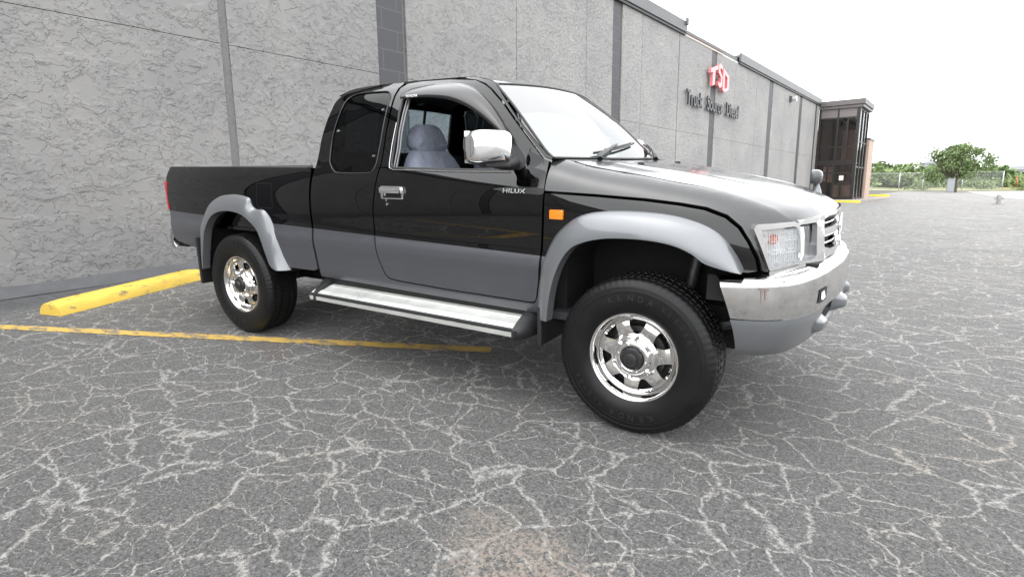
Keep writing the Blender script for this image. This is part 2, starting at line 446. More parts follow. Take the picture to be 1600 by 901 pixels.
    h = N.math('ADD', h, N.math('MULTIPLY', chip, .5)); h = N.math('ADD', h, N.math('MULTIPLY', k, -.5))
    h = N.math('MULTIPLY', h, N.math('SUBTRACT', 1.0, N.math('MULTIPLY', seal, .7)))
    N.put(N.b.inputs['Normal'], N.bump(h, .009, 1.0))
    return N.m
def mat_stucco():
    N = NB('grey_stucco'); v = N.tc.outputs['Object']
    def terrace(v2, scale, seed, n):
        q = N.mapv(v2, (1.0, 1.0, 1.55), (seed, seed * 2, seed * 3))
        f = N.math('MULTIPLY', N.noise(q, scale, 4, .52, dist=.35), n)
        fl = N.math('FLOOR', f); fr = N.math('FRACT', f)
        lip = N.rng(fr, 0, .085, 1, 0)              # raised lip where the trowel stopped
        stepv = N.math('ADD', N.math('MULTIPLY', fl, .22), N.math('MULTIPLY', N.rng(fr, 0, .03, 0, 1), .22))
        return N.math('ADD', stepv, N.math('MULTIPLY', N.math('POWER', lip, 1.5), .75)), lip
    t1, l1 = terrace(v, 3.3, 1.3, 5.2); t2, l2 = terrace(v, 7.5, 5.1, 4.4)
    gate = N.rng(N.noise(N.mapv(v, loc=(3, 3, 8)), 4.2, 3, .6), .44, .56)
    h = N.math('ADD', N.math('MULTIPLY', t1, .55), N.math('MULTIPLY', N.math('MULTIPLY', t2, gate), .5))
    h = N.math('ADD', h, N.math('MULTIPLY', N.noise(v, 60, 4, .6), .10))
    N.n('ShaderNodeSeparateXYZ', {'Vector': v}); sx_ = N.t.nodes[-1].outputs[0]
    h = N.math('ADD', N.math('MULTIPLY', h, N.rng(sx_, 3.1, 3.2, 1.0, .85)), N.math('MULTIPLY', N.math('MULTIPLY', N.noise(v, 17, 4, .7), N.rng(sx_, 3.1, 10, .0, 1.6)), 1.0))
    big = N.noise(v, .6, 4, .6); streak = N.noise(N.mapv(v, (5, 1, .5)), 1.6, 4, .6)
    col = N.mix(N.rng(big, .35, .65), (.192, .188, .186), (.236, .230, .224))
    col = N.mix(N.rng(streak, .4, .75, 0, .55), col, (.20, .20, .20))
    sz = N.n('ShaderNodeSeparateXYZ', {'Vector': v}); z_ = N.t.nodes[-1].outputs[2]
    dirt = N.rng(N.math('ADD', z_, N.math('MULTIPLY', N.noise(v, 3, 5, .6), .5)), .35, 1.15, .40, 0)
    col = N.mix(dirt, col, (.13, .13, .135))
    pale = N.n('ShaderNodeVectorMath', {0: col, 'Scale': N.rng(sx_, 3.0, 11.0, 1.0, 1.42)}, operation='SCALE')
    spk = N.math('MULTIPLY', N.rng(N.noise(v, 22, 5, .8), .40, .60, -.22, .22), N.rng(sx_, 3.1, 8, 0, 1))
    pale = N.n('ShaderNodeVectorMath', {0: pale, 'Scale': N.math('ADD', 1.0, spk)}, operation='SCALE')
    N.put(N.b.inputs['Base Color'], pale); N.b.inputs['Roughness'].default_value = .85; N.b.inputs['Specular IOR Level'].default_value = .25
    N.put(N.b.inputs['Normal'], N.bump(h, .026, 1.0))
    return N.m
def mat_block():
    N = NB('painted_block'); v = N.tc.outputs['Object']; s = N.mapv(v, rot=(-PI / 2, 0, 0))
    br = N.n('ShaderNodeTexBrick', {'Vector': s, 'Color1': (.030, .031, .034, 1), 'Color2': (.036, .037, .041, 1), 'Mortar': (.075, .075, .08, 1), 'Scale': 1.0, 'Mortar Size': .006, 'Mortar Smooth': .2, 'Brick Width': .60, 'Row Height': .304}, offset=.5)
    N.put(N.b.inputs['Base Color'], br); N.b.inputs['Roughness'].default_value = .55
    N.put(N.b.inputs['Normal'], N.bump(N.noise(v, 90, 3, .6), .003, .5))
    return N.m
def mat_yellow(name='worn_yellow_paint', chips=.60, c=(.72, .47, .045)):
    N = NB(name); v = N.tc.outputs['Object']
    ch = N.rng(N.noise(N.mapv(v, (.6, 1.4, 1.4)), 11, 8, .8), chips - .015, chips + .02)
    col = N.mix(N.rng(N.noise(v, 3, 4, .6), .35, .65), c, tuple(q * .86 for q in c))
    col = N.mix(N.math('MULTIPLY', N.rng(N.noise(v, 120, 3, .7), .52, .7), .3), col, (.42, .30, .08))
    col = N.mix(ch, col, (.16, .145, .12))
    N.put(N.b.inputs['Base Color'], col); N.b.inputs['Roughness'].default_value = .7
    N.put(N.b.inputs['Normal'], N.bump(N.math('ADD', N.noise(v, 90, 4, .7), N.math('MULTIPLY', ch, -.5)), .004, .8))
    return N.m
def mat_leaf(name, c1, c2):
    N = NB(name); oi = N.n('ShaderNodeNewGeometry', {}, 'Random Per Island')
    N.put(N.b.inputs['Base Color'], N.mix(oi, c1, c2)); N.b.inputs['Roughness'].default_value = .6; N.b.inputs['Specular IOR Level'].default_value = .25
    return N.m
M_ASPH = mat_asphalt(); M_STUC = mat_stucco(); M_BLOCK = mat_block(); M_YEL = mat_yellow('worn_yellow_stop_paint', .595, (.68, .46, .07)); M_LINE = mat_yellow('worn_yellow_line_paint', .53, (.50, .33, .075))
M_JOINT = mat('joint_mortar', (.13, .13, .13), .9, bump=(120, .8, .006), vary=(60, .3))
M_BACK = mat('wall_backing_dark', (.16, .16, .16), .9)
M_FASC = mat('dark_fascia_metal', (.085, .087, .09), .45, vary=(3, .1)); M_FASC2 = mat('drip_edge_black', (.03, .03, .032), .5)
M_CONC = mat('pale_concrete', (.46, .45, .43), .85, bump=(40, .5, .004), vary=(4, .12)); M_SLAB = mat('walk_concrete', (.25, .22, .205), .85, bump=(40, .5, .004), vary=(5, .12))
M_BRONZE = mat('dark_bronze_frame', (.022, .019, .018), .4, .3); M_TANW = mat('tan_wall', (.40, .30, .245), .85, bump=(30, .5, .01), vary=(3, .08))
M_RED = mat('sign_red', (.78, .20, .21), .35, coat=.3); M_BLKSIGN = mat('sign_black', (.012, .012, .014), .35)

# ================================================================== ground
xs = [-60, -40, -25, -15, -10, -7] + [-6.5 + .5 * i for i in range(24)] + [6.5, 8, 10, 13, 17, 22, 30, 45, 70, 110, 200, 400]
ys = [-400, -200, -90, -50, -30, -20, -14, -10, -9] + [-8 + .5 * i for i in range(34)] + [9.5 + 1.5 * i for i in range(46)] + [80, 84, 90, 100, 116, 140, 200, 400, 800]
xs = sorted(set(xs + [3.5, 9.5, -7.0])); ys = sorted(set(ys + [3.2, 7.0, 33.0, 76.0, -9.0]))
bm = bmesh.new(); V = [[bm.verts.new((x, y, ground_z(x, y))) for y in ys] for x in xs]
for i in range(len(xs) - 1):
    for j in range(len(ys) - 1): bm.faces.new((V[i][j], V[i + 1][j], V[i + 1][j + 1], V[i][j + 1]))
structure('parking_lot_ground', bm, M_ASPH, 30)
def strip(name, pts, width, mt, lift=.004, seg=.4):
    bm = bmesh.new(); prev = None
    for a, b in zip(pts, pts[1:]):
        a = Vector(a); b = Vector(b); d = (b - a); L = d.length; d.normalize(); nrm = Vector((-d.y, d.x)) * width / 2; k = max(1, int(L / seg))
        for i in range(k + 1):
            p = a + d * L * i / k
            ring = [bm.verts.new((q.x, q.y, ground_z(q.x, q.y) + lift)) for q in (p + nrm, p + nrm * .3, p - nrm * .3, p - nrm)]
            if prev:
                for u in range(3): bm.faces.new((prev[u], prev[u + 1], ring[u + 1], ring[u]))
            prev = ring
    return new_obj(name, bm, mt)
A0 = Vector((-4.94, -1.80)); A1 = Vector((-1.235, -.222)); dl = (A1 - A0).normalized(); nl_ = Vector((dl.y, -dl.x)); wallend = A0 - dl * 1.25
for i in range(-2, 3):   # angled bays; only the one by the truck and, mirrored in the paintwork, its neighbour show
    o = strip('parking_line', [wallend + nl_ * 2.75 * i, A1 + nl_ * 2.75 * i], .105, M_LINE); o['kind'] = 'structure'
# asphalt fillet at the foot of the wall
bm = bmesh.new(); prev = None
for i in range(64):
    s = -22 + i * 1.0; ring = []
    for off, h in ((-.30, .004), (-.16, .022), (-.06, .055), (.0, .075)):
        p = wl(s, off, 0); ring.append(bm.verts.new((p.x, p.y, ground_z(p.x, p.y) + h + .004 * math.sin(i * 2.1 + off * 9))))
    if prev:
        for u in range(3): bm.faces.new((prev[u], ring[u], ring[u + 1], prev[u + 1]))
    prev = ring
M_FIL = mat('asphalt_fillet', (.080, .081, .085), .85, bump=(60, .7, .006), vary=(4, .2))
structure('asphalt_fillet_at_wall', bm, M_FIL, 60)

# ================================================================== wheel stop
def wheel_stop():
    L = 1.66; a = Vector((-4.99, -1.43)); b = Vector((-5.44, .09))   # centre line of the foot
    d = (b - a); ang = math.atan2(d.y, d.x); c = (a + b) / 2 + Vector((-.13, -.03)).normalized() * .03
    t = thing('wheel_stop', 'yellow painted concrete wheel stop with chipped black scuffs behind the truck', 'wheel stop', Matrix.Translation((0, 0, 0)))
    bm = bmesh.new(); prev = None
    prof = [(-.125, 0), (-.118, .055), (-.095, .10), (-.062, .125), (.062, .125), (.095, .10), (.118, .055), (.125, 0)]
    n = 22; LL = d.length + .02
    for i in range(n + 1):
        u = i / n; s = (u - .5) * LL; e = min(u, 1 - u) * LL; k = min(1, .35 + e / .10 * .65) if e < .10 else 1
        ring = []
        for (yy, zz) in prof:
            jx = .002 * math.sin(i * 7.3 + yy * 40)
            ring.append(bm.verts.new((s + (0 if e > .001 else 0), yy * (1 if zz < .01 else .96 + .04 * k) + jx, zz * (.80 + .2 * k) if e < .10 else zz)))
        if prev:
            for q in range(len(prof) - 1): bm.faces.new((prev[q], prev[q + 1], ring[q + 1], ring[q]))
        else: bm.faces.new(ring)
        prev = ring
    bm.faces.new(prev[::-1]); bmesh.ops.recalc_face_normals(bm, faces=bm.faces[:])
    o = new_obj('stop_block', bm, M_YEL, None, 25, Matrix.Diagonal((1, 1, .88, 1)))
    nrm = Vector((.03137, -.04761, .99837)); X = Vector((math.cos(ang), math.sin(ang), 0)); X = (X - nrm * X.dot(nrm)).normalized(); Y = nrm.cross(X)
    R_ = Matrix((X, Y, nrm)).transposed().to_4x4(); p = Vector((c.x, c.y, ground_z(c.x, c.y) + .001)); R_.translation = p
    t.matrix_world = R_; o.parent = t
    bm = bmesh.new()
    for sx in (-.55, .55):
        bm = bmesh.new(); r = lathe(bm, [(.016, .0), (.016, .006), (.006, .008)], 10, close=True)
        for ring in r:
            for v in ring: v.co = Vector((v.co.x + sx, v.co.z, v.co.y + .124))
        new_obj('anchor_pin', bm, mat('rusty_pin', (.10, .06, .04), .8), t, 30)
wheel_stop()

# ================================================================== warehouse wall
B = thing('warehouse_building', 'long grey stucco warehouse wall with dark block pilasters', 'building', WALL.copy())
PIL = [(-11.7, -11.15), (-4.6, -4.05), (2.60, 3.16), (9.86, 10.32), (16.62, 17.10), (23.52, 24.10), (28.95, 29.5), (32.62, 33.0)]
PIL = [(-26.0, -25.45), (-18.85, -18.3)] + PIL
JOINTS = {-9.7: .02, -6.4: .02, .24: .10, 6.02: .014, 8.63: .014, 11.45: .014, 13.9: .05, 19.1: .014, 21.75: .02, 26.1: .014, 31.0: .014}
H = 5.80
bm = bmesh.new(); box(bm, -32, 33.6, .05, .35, -.8, 6.02); new_obj('backing_wall', bm, M_BACK, B)
bm = bmesh.new(); box(bm, -32, 33.6, .36, 14, -.8, 5.6); new_obj('building_mass', bm, M_FASC, B)
edges = [-32] + [e for a in PIL for e in a] + [33.6]
HJ = 2.95
for i in range(0, len(edges), 2):
    a, b = edges[i], edges[i + 1]
    cuts = [a + .012] ; js = sorted([(j, w_) for j, w_ in JOINTS.items() if a < j < b])
    xsn = [a + .012]
    for j, w_ in js: xsn += [j - w_ / 2, j + w_ / 2]
    xsn.append(b - .012)
    bm = bmesh.new()
    for k in range(0, len(xsn), 2):
        for z0, z1 in ((-.8, HJ - .003), (HJ + .003, H)): box(bm, xsn[k], xsn[k + 1], 0, .05, z0, z1, bev=.004)
    new_obj('stucco_panel', bm, M_STUC, B)
    if js:
        bm = bmesh.new()
        for j, w_ in js: box(bm, j - w_ / 2 + .001, j + w_ / 2 - .001, .012, .049, -.8, H)
        new_obj('expansion_joint', bm, M_JOINT, B)
for a, b in PIL:
    bm = bmesh.new(); box(bm, a, b - .05, .018, .05, -.8, H + .01); new_obj('block_pilaster', bm, M_BLOCK, B)
bm = bmesh.new()
for s0, s1 in ((-32, 14.2), (19.3, 33.62)):
    box(bm, s0, s1, -.10, -.02, 5.86, 6.16, 0, .004); box(bm, s0, s1, -.05, .34, 6.02, 6.10, 0); box(bm, s0 + .01, s1 - .01, -.065, -.001, 5.79, 5.855, 1)
box(bm, 14.05, 14.16, -.16, -.10, 6.05, 6.24, 0)
new_obj('roof_fascia', bm, [M_FASC, M_FASC2], B)
bm = bmesh.new(); box(bm, 14.21, 17.6, -.014, .30, 5.80, 5.86, 0); box(bm, 14.21, 17.6, -.03, .3, 5.862, 5.885, 1)
new_obj('bare_roof_edge', bm, [mat('bare_parapet', (.52, .47, .42), .8), mat('rusty_flashing', (.10, .055, .045), .7)], B)
bm = bmesh.new(); box(bm, 17.62, 19.29, .0, .3, 5.80, 5.84); new_obj('parapet_gap_cap', bm, mat('pale_parapet', (.6, .59, .57), .8), B)

# sign letters
sg_ = thing('wall_lettering', 'black letters reading Truck Source Diesel on the grey wall', 'sign', WALL @ Matrix.Translation((14.38, -.09, 3.80)))
RX = Matrix.Rotation(PI / 2, 4, 'X')
x = 0
for wd, off in (('Truck', 0), ('Source', 1.72), ('Diesel', 3.62)):
    o = text_obj('word_letters', wd, .64, M_BLKSIGN, sg_, Matrix.Translation((off, 0, 0)) @ RX, .022, .80, 0, weight=.012, spacing=1.06)
lg = thing('wall_logo', 'red raised emblem of the letters T S D above the wall lettering', 'sign', WALL @ Matrix.Translation((16.08, -.10, 4.56)) @ Matrix.Diagonal((.92, 1, .66, 1)))
def extr(name, polys, mt, parent, depth=.09):
    bm = bmesh.new()
    for poly in polys:
        vs = [bm.verts.new((a, 0, b)) for a, b in poly]; f = bm.faces.new(vs)
        r = bmesh.ops.extrude_face_region(bm, geom=[f]); 
        for v in [g for g in r['geom'] if isinstance(g, bmesh.types.BMVert)]: v.co.y -= depth
    bmesh.ops.recalc_face_normals(bm, faces=bm.faces[:]); return new_obj(name, bm, mt, parent)
extr('letter_t', [[(0, .82), (0, .62), (.20, .70), (.20, .02), (.44, .12), (.44, .80), (.72, .92), (.72, 1.12)]], M_RED, lg)
extr('letter_s', [[(.98, 1.26), (.78, 1.16), (.78, .78), (1.05, .58), (1.05, .34), (.94, .28), (.80, .36), (.80, .16), (.98, .04), (1.20, .18), (1.20, .66), (.93, .86), (.93, 1.0), (1.03, 1.04), (1.18, .96), (1.18, 1.16)]], M_RED, lg)
extr('letter_d', [[(1.28, 1.10), (1.28, .0), (1.46, -.08), (1.46, 1.02)], [(1.462, 1.02), (1.462, .84), (1.74, .70), (1.92, .62), (1.92, .80)], [(1.75, .694), (1.75, .16), (1.92, .22), (1.92, .618)], [(1.462, .10), (1.462, -.08), (1.92, .10), (1.92, .218), (1.75, .158), (1.70, .18)]], M_RED, lg)

# wall lamp
lt = thing('wall_lamp', 'small round flood lamp fixed high on the wall near the roof', 'lamp', WALL @ Matrix.Translation((27.0, -.0, 5.40)))
bm = bmesh.new(); box(bm, -.10, .10, -.12, 0, -.14, .14, bev=.02); new_obj('lamp_box', bm, M_FASC, lt, 30)
bm = bmesh.new(); r = lathe(bm, [(.07, -.12), (.13, -.30), (.125, -.31), (.0001, -.29)], 20); new_obj('lamp_head', bm, mat('lamp_glass_grey', (.55, .55, .55), .3), lt, 30)

# ================================================================== entrance vestibule
S0, S1, OFF = 33.62, 36.85, 2.05; ZB = .52; ZT = 5.95
ve = thing('entrance_vestibule', 'dark bronze glazed entrance tower standing out from the wall end', 'entrance', WALL.copy())
M_VG = glass('tinted_glass', (.72, .66, .63), 1.0, 1.6)
bm = bmesh.new()
def vb(x0, x1, y0, y1, z0, z1, mi=0): box(bm, x0, x1, y0, y1, z0, z1, mi)
fy = -OFF
for (a, b) in ((-.11, .0), (-1.02, -.95), (-.55, -.50), (fy, fy + .16)):       # mullions of the side that faces the lot
    if (a, b) == (-.55, -.50): continue
    vb(S0, S0 + .09, a, b, ZB, 5.55)
vb(S0 + .004, S0 + .086, -1.52, -1.45, 2.35, 5.0)
for z0, z1 in ((ZB, ZB + .12), (1.95, 2.06), (2.45, 2.72), (3.44, 3.50), (5.0, 5.08)): vb(S0 + .004, S0 + .086, fy + .1, -.05, z0, z1)
vb(S0 + .004, S0 + .086, -1.36, -1.28, ZB + .12, 1.4); vb(S0 + .004, S0 + .086, fy + .1, -.9, 1.36, 1.44)
for s in (S0 + .09, S0 + 1.10, S0 + 2.15, S1 - .14):                             # fins of the front
    vb(s + .002, s + .13, fy, fy + .16, ZB, 5.55)
for z0, z1 in ((ZB, ZB + .12), (2.30, 2.38), (3.7, 3.76), (5.45, 5.55)): vb(S0 + .1, S1 - .02, fy + .02, fy + .10, z0, z1)
vb(S1 - .09, S1, fy + .17, 0, ZB, 5.55)
new_obj('frame', bm, M_BRONZE, ve)
bm = bmesh.new(); box(bm, S0 - .06, S1 + .12, fy - .14, .0, 5.56, 5.70, 0); box(bm, S0 - .12, S1 + .18, fy - .2, .0, 5.72, 6.0, 0, .01); new_obj('roof_canopy', bm, mat('bronze_fascia', (.10, .088, .088), .5, vary=(4, .1)), ve)
for nm, (a, b, c, d) in {'side': (fy + .16, -1.02, 2.72, 5.0)}.items(): pass
def pane(x0, x1, y0, y1, z0, z1, mt, nm='window_pane'):
    bm = bmesh.new(); box(bm, x0, x1, y0, y1, z0, z1); return new_obj(nm, bm, mt, ve)
SX = S0 + .04
M_DARKP = mat('dark_spandrel', (.05, .042, .04), .3, coat=.5)
pane(SX, SX + .012, fy + .162, -1.022, 2.722, 4.998, M_VG); pane(SX, SX + .012, -.948, -.112, 2.722, 4.998, M_VG)
pane(SX, SX + .012, fy + .162, -.112, 5.082, 5.55, mat('upper_panel', (.14, .125, .12), .5)); pane(SX, SX + .012, fy + .162, -1.022, 2.062, 2.448, M_VG)
pane(SX, SX + .012, -.948, -.112, 2.062, 2.448, M_VG); pane(SX, SX + .012, fy + .162, -1.022, ZB + .122, 1.948, M_VG, 'door'); pane(SX, SX + .012, -.948, -.112, ZB + .122, 1.948, M_VG)
for s in (S0 + .225, S0 + 1.235, S0 + 2.285):
    e = {0: S0 + 1.098, 1: S0 + 2.148, 2: S1 - .142}[[S0 + .225, S0 + 1.235, S0 + 2.285].index(s)]
    pane(s, e, fy + .05, fy + .062, ZB + .122, 2.298, M_VG); pane(s, e, fy + .05, fy + .062, 2.382, 3.698, M_VG); pane(s, e, fy + .05, fy + .062, 3.762, 5.448, M_VG)
# inside: rear wall with the glass's warm reflection put in as beige, stair string, blinds
M_INT = mat('inner_wall_warm_reflection', (.45, .37, .32), .9); M_IND = mat('inner_wall_dark', (.06, .055, .053), .9); M_BL = mat('pale_blind', (.75, .70, .66), .9)
bm = bmesh.new(); box(bm, S1 - .3, S1 - .2, fy + .2, -.80, ZB, 4.6); new_obj('inner_wall', bm, M_INT, ve)
bm = bmesh.new(); box(bm, S1 - .3, S1 - .2, -.795, -.02, ZB, 5.5); box(bm, S0 + .2, S1 - .31, -.10, -.02, ZB, 5.5); new_obj('inner_wall', bm, M_IND, ve)
for q_ in ((S0 + .7, S0 + 2.4, fy + .3, -.3, 2.50, 2.70), (S0 + .1, S1 - .3, fy + .17, -.1, 5.3, 5.5), (S0 + .2, S1 - .3, fy + .17, -.1, ZB - .1, ZB + .02)):
    bm = bmesh.new(); box(bm, *q_); new_obj('inner_floor', bm, M_BRONZE, ve)
for (y0, y1, z0, z1) in ((-.90, -.62, 1.50, 2.42), (-.52, -.36, 1.55, 2.42), (-1.86, -1.40, .66, 1.34), (-1.25, -.95, .66, 1.34)):
    bm = bmesh.new(); n_ = 9
    for k in range(n_):
        a = y0 + (y1 - y0) * k / n_; box(bm, S0 + .45 + .012 * (k % 2), S0 + .46 + .012 * (k % 2), a, a + (y1 - y0) / n_ * .92, z0, z1)
    new_obj('window_blind', bm, M_BL, ve)
bm = bmesh.new(); box(bm, SX - .004, SX - .001, -1.5, -1.28, 1.60, 1.86); new_obj('paper_notice', bm, mat('paper', (.8, .78, .75), .8), ve)
# tan wing beyond
tw = thing('tan_wing_wall', 'tan stucco wing wall just beyond the glazed entrance', 'wall', WALL.copy())
bm = bmesh.new(); box(bm, S1 + .15, 38.9, -2.16, .3, -.2, 4.02); new_obj('wing_body', bm, M_TANW, tw)
bm = bmesh.new(); box(bm, S1 + .13, 38.95, -2.2, .3, 4.02, 4.12); new_obj('coping', bm, M_FASC, tw)
tw2 = thing('tan_building', 'low tan building body continuing behind the entrance', 'building', WALL.copy())
bm = bmesh.new(); box(bm, 33.7, 58, .36, 14, -.6, 4.4); new_obj('tan_building_wall', bm, M_TANW, tw2)
bm = bmesh.new(); box(bm, 33.65, 58.1, .30, 14, 4.4, 4.55); new_obj('tan_building_coping', bm, M_FASC, tw2)

# raised walk and painted kerbs
bm = bmesh.new()
def slabpoly(pts, z0, z1, M=WALL):
    lo = [bm.verts.new(M @ Vector((a, b, z0))) for a, b in pts]; hi = [bm.verts.new(M @ Vector((a, b, z1))) for a, b in pts]
    bm.faces.new(hi); n = len(pts)
    for i in range(n): bm.faces.new((lo[i], lo[(i + 1) % n], hi[(i + 1) % n], hi[i]))
slabpoly([(30.2, -.01), (30.2, -2.9), (38, -3.0), (45.5, -2.9), (47, -.2), (47, -.01)], .1, .52)
bmesh.ops.recalc_face_normals(bm, faces=bm.faces[:]); structure('raised_walk', bm, M_SLAB)
def kerb(lbl, s0, s1, o0, o1, z0, z1):
    t = thing('painted_kerb', lbl, 'kerb', WALL.copy()); bm = bmesh.new(); box(bm, s0, s1, o0, o1, z0, z1, 0, .02); new_obj('kerb_body', bm, mat_yellow('kerb_yellow', .68, (.80, .62, .06)), t)
kerb('bright yellow kerb in front of the glazed entrance', 30.03, 30.19, -2.92, -.2, .2, .527)
kerb('farther yellow kerb beyond the tan wing wall', 46.2, 46.36, -2.5, -.4, .25, .70)
# ================================================================== far edge of the lot
def gz(s, off): p = wl(s, off, 0); return ground_z(p.x, p.y)
def at(s, off, dz=0): p = wl(s, off, 0); return Vector((p.x, p.y, ground_z(p.x, p.y) + dz))
# concrete apron at right, grass strip and bank behind the fence line
bm = bmesh.new()
pts = [(40.5, -9.9), (44, -9.0), (50, -8.3), (58, -7.6), (70, -6.6), (70, -30), (26, -30), (34, -12.2)]
vs = [bm.verts.new(at(a, b, .02)) for a, b in pts]; bm.faces.new(vs)
bmesh.ops.triangulate(bm, faces=bm.faces[:])
structure('concrete_apron', bm, M_CONC)
M_GR = NB('rough_grass'); v_ = M_GR.tc.outputs['Object']
M_GR.put(M_GR.b.inputs['Base Color'], M_GR.mix(M_GR.rng(M_GR.noise(v_, .8, 5, .7), .35, .65), (.10, .13, .04), (.23, .20, .10))); M_GR.b.inputs['Roughness'].default_value = .95
M_GR = M_GR.m
bm = bmesh.new()
for i in range(40):
    for j in range(10):
        pass
V = [[None] * 13 for _ in range(41)]
for i in range(41):
    for j in range(13):
        off = 14 - i * 1.6; s = 71.5 + j * 2.2 + (1.5 * max(0, -off - 4) / 12 if j == 0 else 0)
        p = wl(s, off, 0); z = ground_z(p.x, min(p.y, 74)) + .03 + (.3 * math.sin(j * .5) + noise.noise(Vector((i * .35, j * .4, 0))) * .22 if j else 0)
        V[i][j] = bm.verts.new((p.x, p.y, z))
for i in range(40):
    for j in range(12): bm.faces.new((V[i][j], V[i][j + 1], V[i + 1][j + 1], V[i + 1][j]))
structure('grass_bank', bm, M_GR, 60)

def leaf_cloud(bm, blobs, n, size, seed, squash=.75, mi=0):
    rnd = random.Random(seed)
    for (c, r) in blobs:
        for _ in range(int(n * (r ** 2))):
            # leaves sit mostly near the clump's shell, unevenly
            d = Vector((rnd.gauss(0, 1), rnd.gauss(0, 1), rnd.gauss(0, 1))).normalized()
            k = (rnd.random() ** .45) * (1 + .25 * noise.noise(d * 2.3 + Vector(c)))
            p = Vector(c) + Vector((d.x, d.y, d.z * squash)) * r * k
            q = Vector((rnd.gauss(0, 1), rnd.gauss(0, 1), rnd.gauss(0, 1) + .5)).normalized(); a = q.orthogonal().normalized(); b = q.cross(a)
            s = size * rnd.uniform(.6, 1.4)
            vs = [bm.verts.new(p + a * s * x + b * s * .55 * y) for x, y in ((-1, 0), (0, -1), (1, 0), (0, 1))]
            bm.faces.new(vs).material_index = mi
M_L1 = mat_leaf('oak_leaf', (.075, .115, .042, 1), (.175, .235, .10, 1)); M_L2 = mat_leaf('brush_leaf', (.10, .145, .052, 1), (.215, .275, .12, 1)); M_L3 = mat_leaf('dark_brush_leaf', (.08, .125, .045, 1), (.16, .22, .085, 1))
M_BARK = mat('bark', (.09, .07, .055), .9, bump=(20, 1, .03))
def tree(lbl, p, h, w_, mt, seed, group=None, trunk_r=.14, lower=.25, n=60, size=.13, name='tree'):
    rnd = random.Random(seed); t = thing(name, lbl, 'tree' if name == 'tree' else 'shrub', Matrix.Translation(p), group)
    bm = bmesh.new(); tips = []
    if name == 'tree':
        tube(bm, [(0, 0, -.2), (.03, .02, h * .15), (-.03, .03, h * .30), (0, 0, h * .42)], [trunk_r * 1.35, trunk_r, trunk_r * .9, trunk_r * .7], 10)
        for k in range(9):
            a = k * 2.4 + rnd.random(); rr = w_ * rnd.uniform(.25, .43); zz = h * rnd.uniform(.45, .85)
            tube(bm, [(0, 0, h * .26), (math.cos(a) * rr * .4, math.sin(a) * rr * .4, h * .42), (math.cos(a) * rr, math.sin(a) * rr, zz)], [trunk_r * .55, trunk_r * .35, .02], 6)
        new_obj('trunk', bm, M_BARK, t, 60)
    else:
        for k in range(4):
            a = k * 1.7; tube(bm, [(0, 0, -.1), (math.cos(a) * w_ * .2, math.sin(a) * w_ * .2, h * .6)], [.04, .01], 5)
        new_obj('stem', bm, M_BARK, t, 60)
    bl = []
    nb = 34 if name == 'tree' else 14
    for k in range(nb):
        a = rnd.random() * 2 * PI; u = rnd.random() ** .6; zz = rnd.random()
        env = math.sin(PI * min(.97, (.18 + .76 * zz))) ** .7
        r = w_ * rnd.uniform(.09, .17)
        bl.append(((math.cos(a) * u * (w_ / 2 - r * .6) * env, math.sin(a) * u * (w_ / 2 - r * .6) * env, h * (lower + (1 - lower) * zz) - r * .5), r))
    bm = bmesh.new(); leaf_cloud(bm, bl, n, size, seed, .7); new_obj('crown' if name == 'tree' else 'foliage', bm, mt, t)
    return t
tree('broad green shade tree standing alone at the edge of the lot', at(66, -5.75), 4.55, 6.3, M_L1, 5, lower=.40, n=420, size=.10, trunk_r=.17)
# wooded backdrop: a continuous far-off belt read as one mass
bm = bmesh.new(); rnd = random.Random(3); bl = []
for k in range(240):
    off = 22 - rnd.random() * 62; s = rnd.uniform(78, 90); zt = 3.3 + .9 * noise.noise(Vector((off * .12, 0, 1))) + (.5 if off > -2 else -1.1 if off < -6 else 0)
    r = rnd.uniform(1.0, 1.7); p = wl(s, off, 0)
    bl.append(((p.x, p.y, max(.2, rnd.uniform(.1, 1.0) * (zt - r * .5))), r))
leaf_cloud(bm, bl, 230, .22, 9, .8)
o = new_obj('far_woodland', bm, M_L2); o['kind'] = 'stuff'
bm = bmesh.new(); bl = []
for k in range(90):
    off = 26 - rnd.random() * 80; s = rnd.uniform(91, 100); p = wl(s, off, 0); r = rnd.uniform(1.4, 2.2)
    zt = 4.9 + .8 * noise.noise(Vector((off * .1, 5, 1))) - (1.2 if off < -8 else 0)
    bl.append(((p.x, p.y, rnd.uniform(.2, 1) * (zt - r * .55)), r))
leaf_cloud(bm, bl, 190, .28, 12, .8); o = new_obj('far_tree_belt', bm, M_L3); o['kind'] = 'stuff'
for k, (s, off, h, w_, l) in enumerate([(73, -11.2, 1.5, 3.2, 'rounded green bush right of the shade tree'), (74, -8.0, 1.1, 2.6, 'low pale bush just right of the tree trunk'), (73.5, -2.6, 1.0, 3.4, 'low spreading bush against the chain link fence'), (77, -14.8, 1.9, 4.0, 'taller bush at the right edge of the picture')]):
    tree(l, at(s, off), h, w_, M_L2, 30 + k, lower=.1, n=240, size=.10, name='shrub')

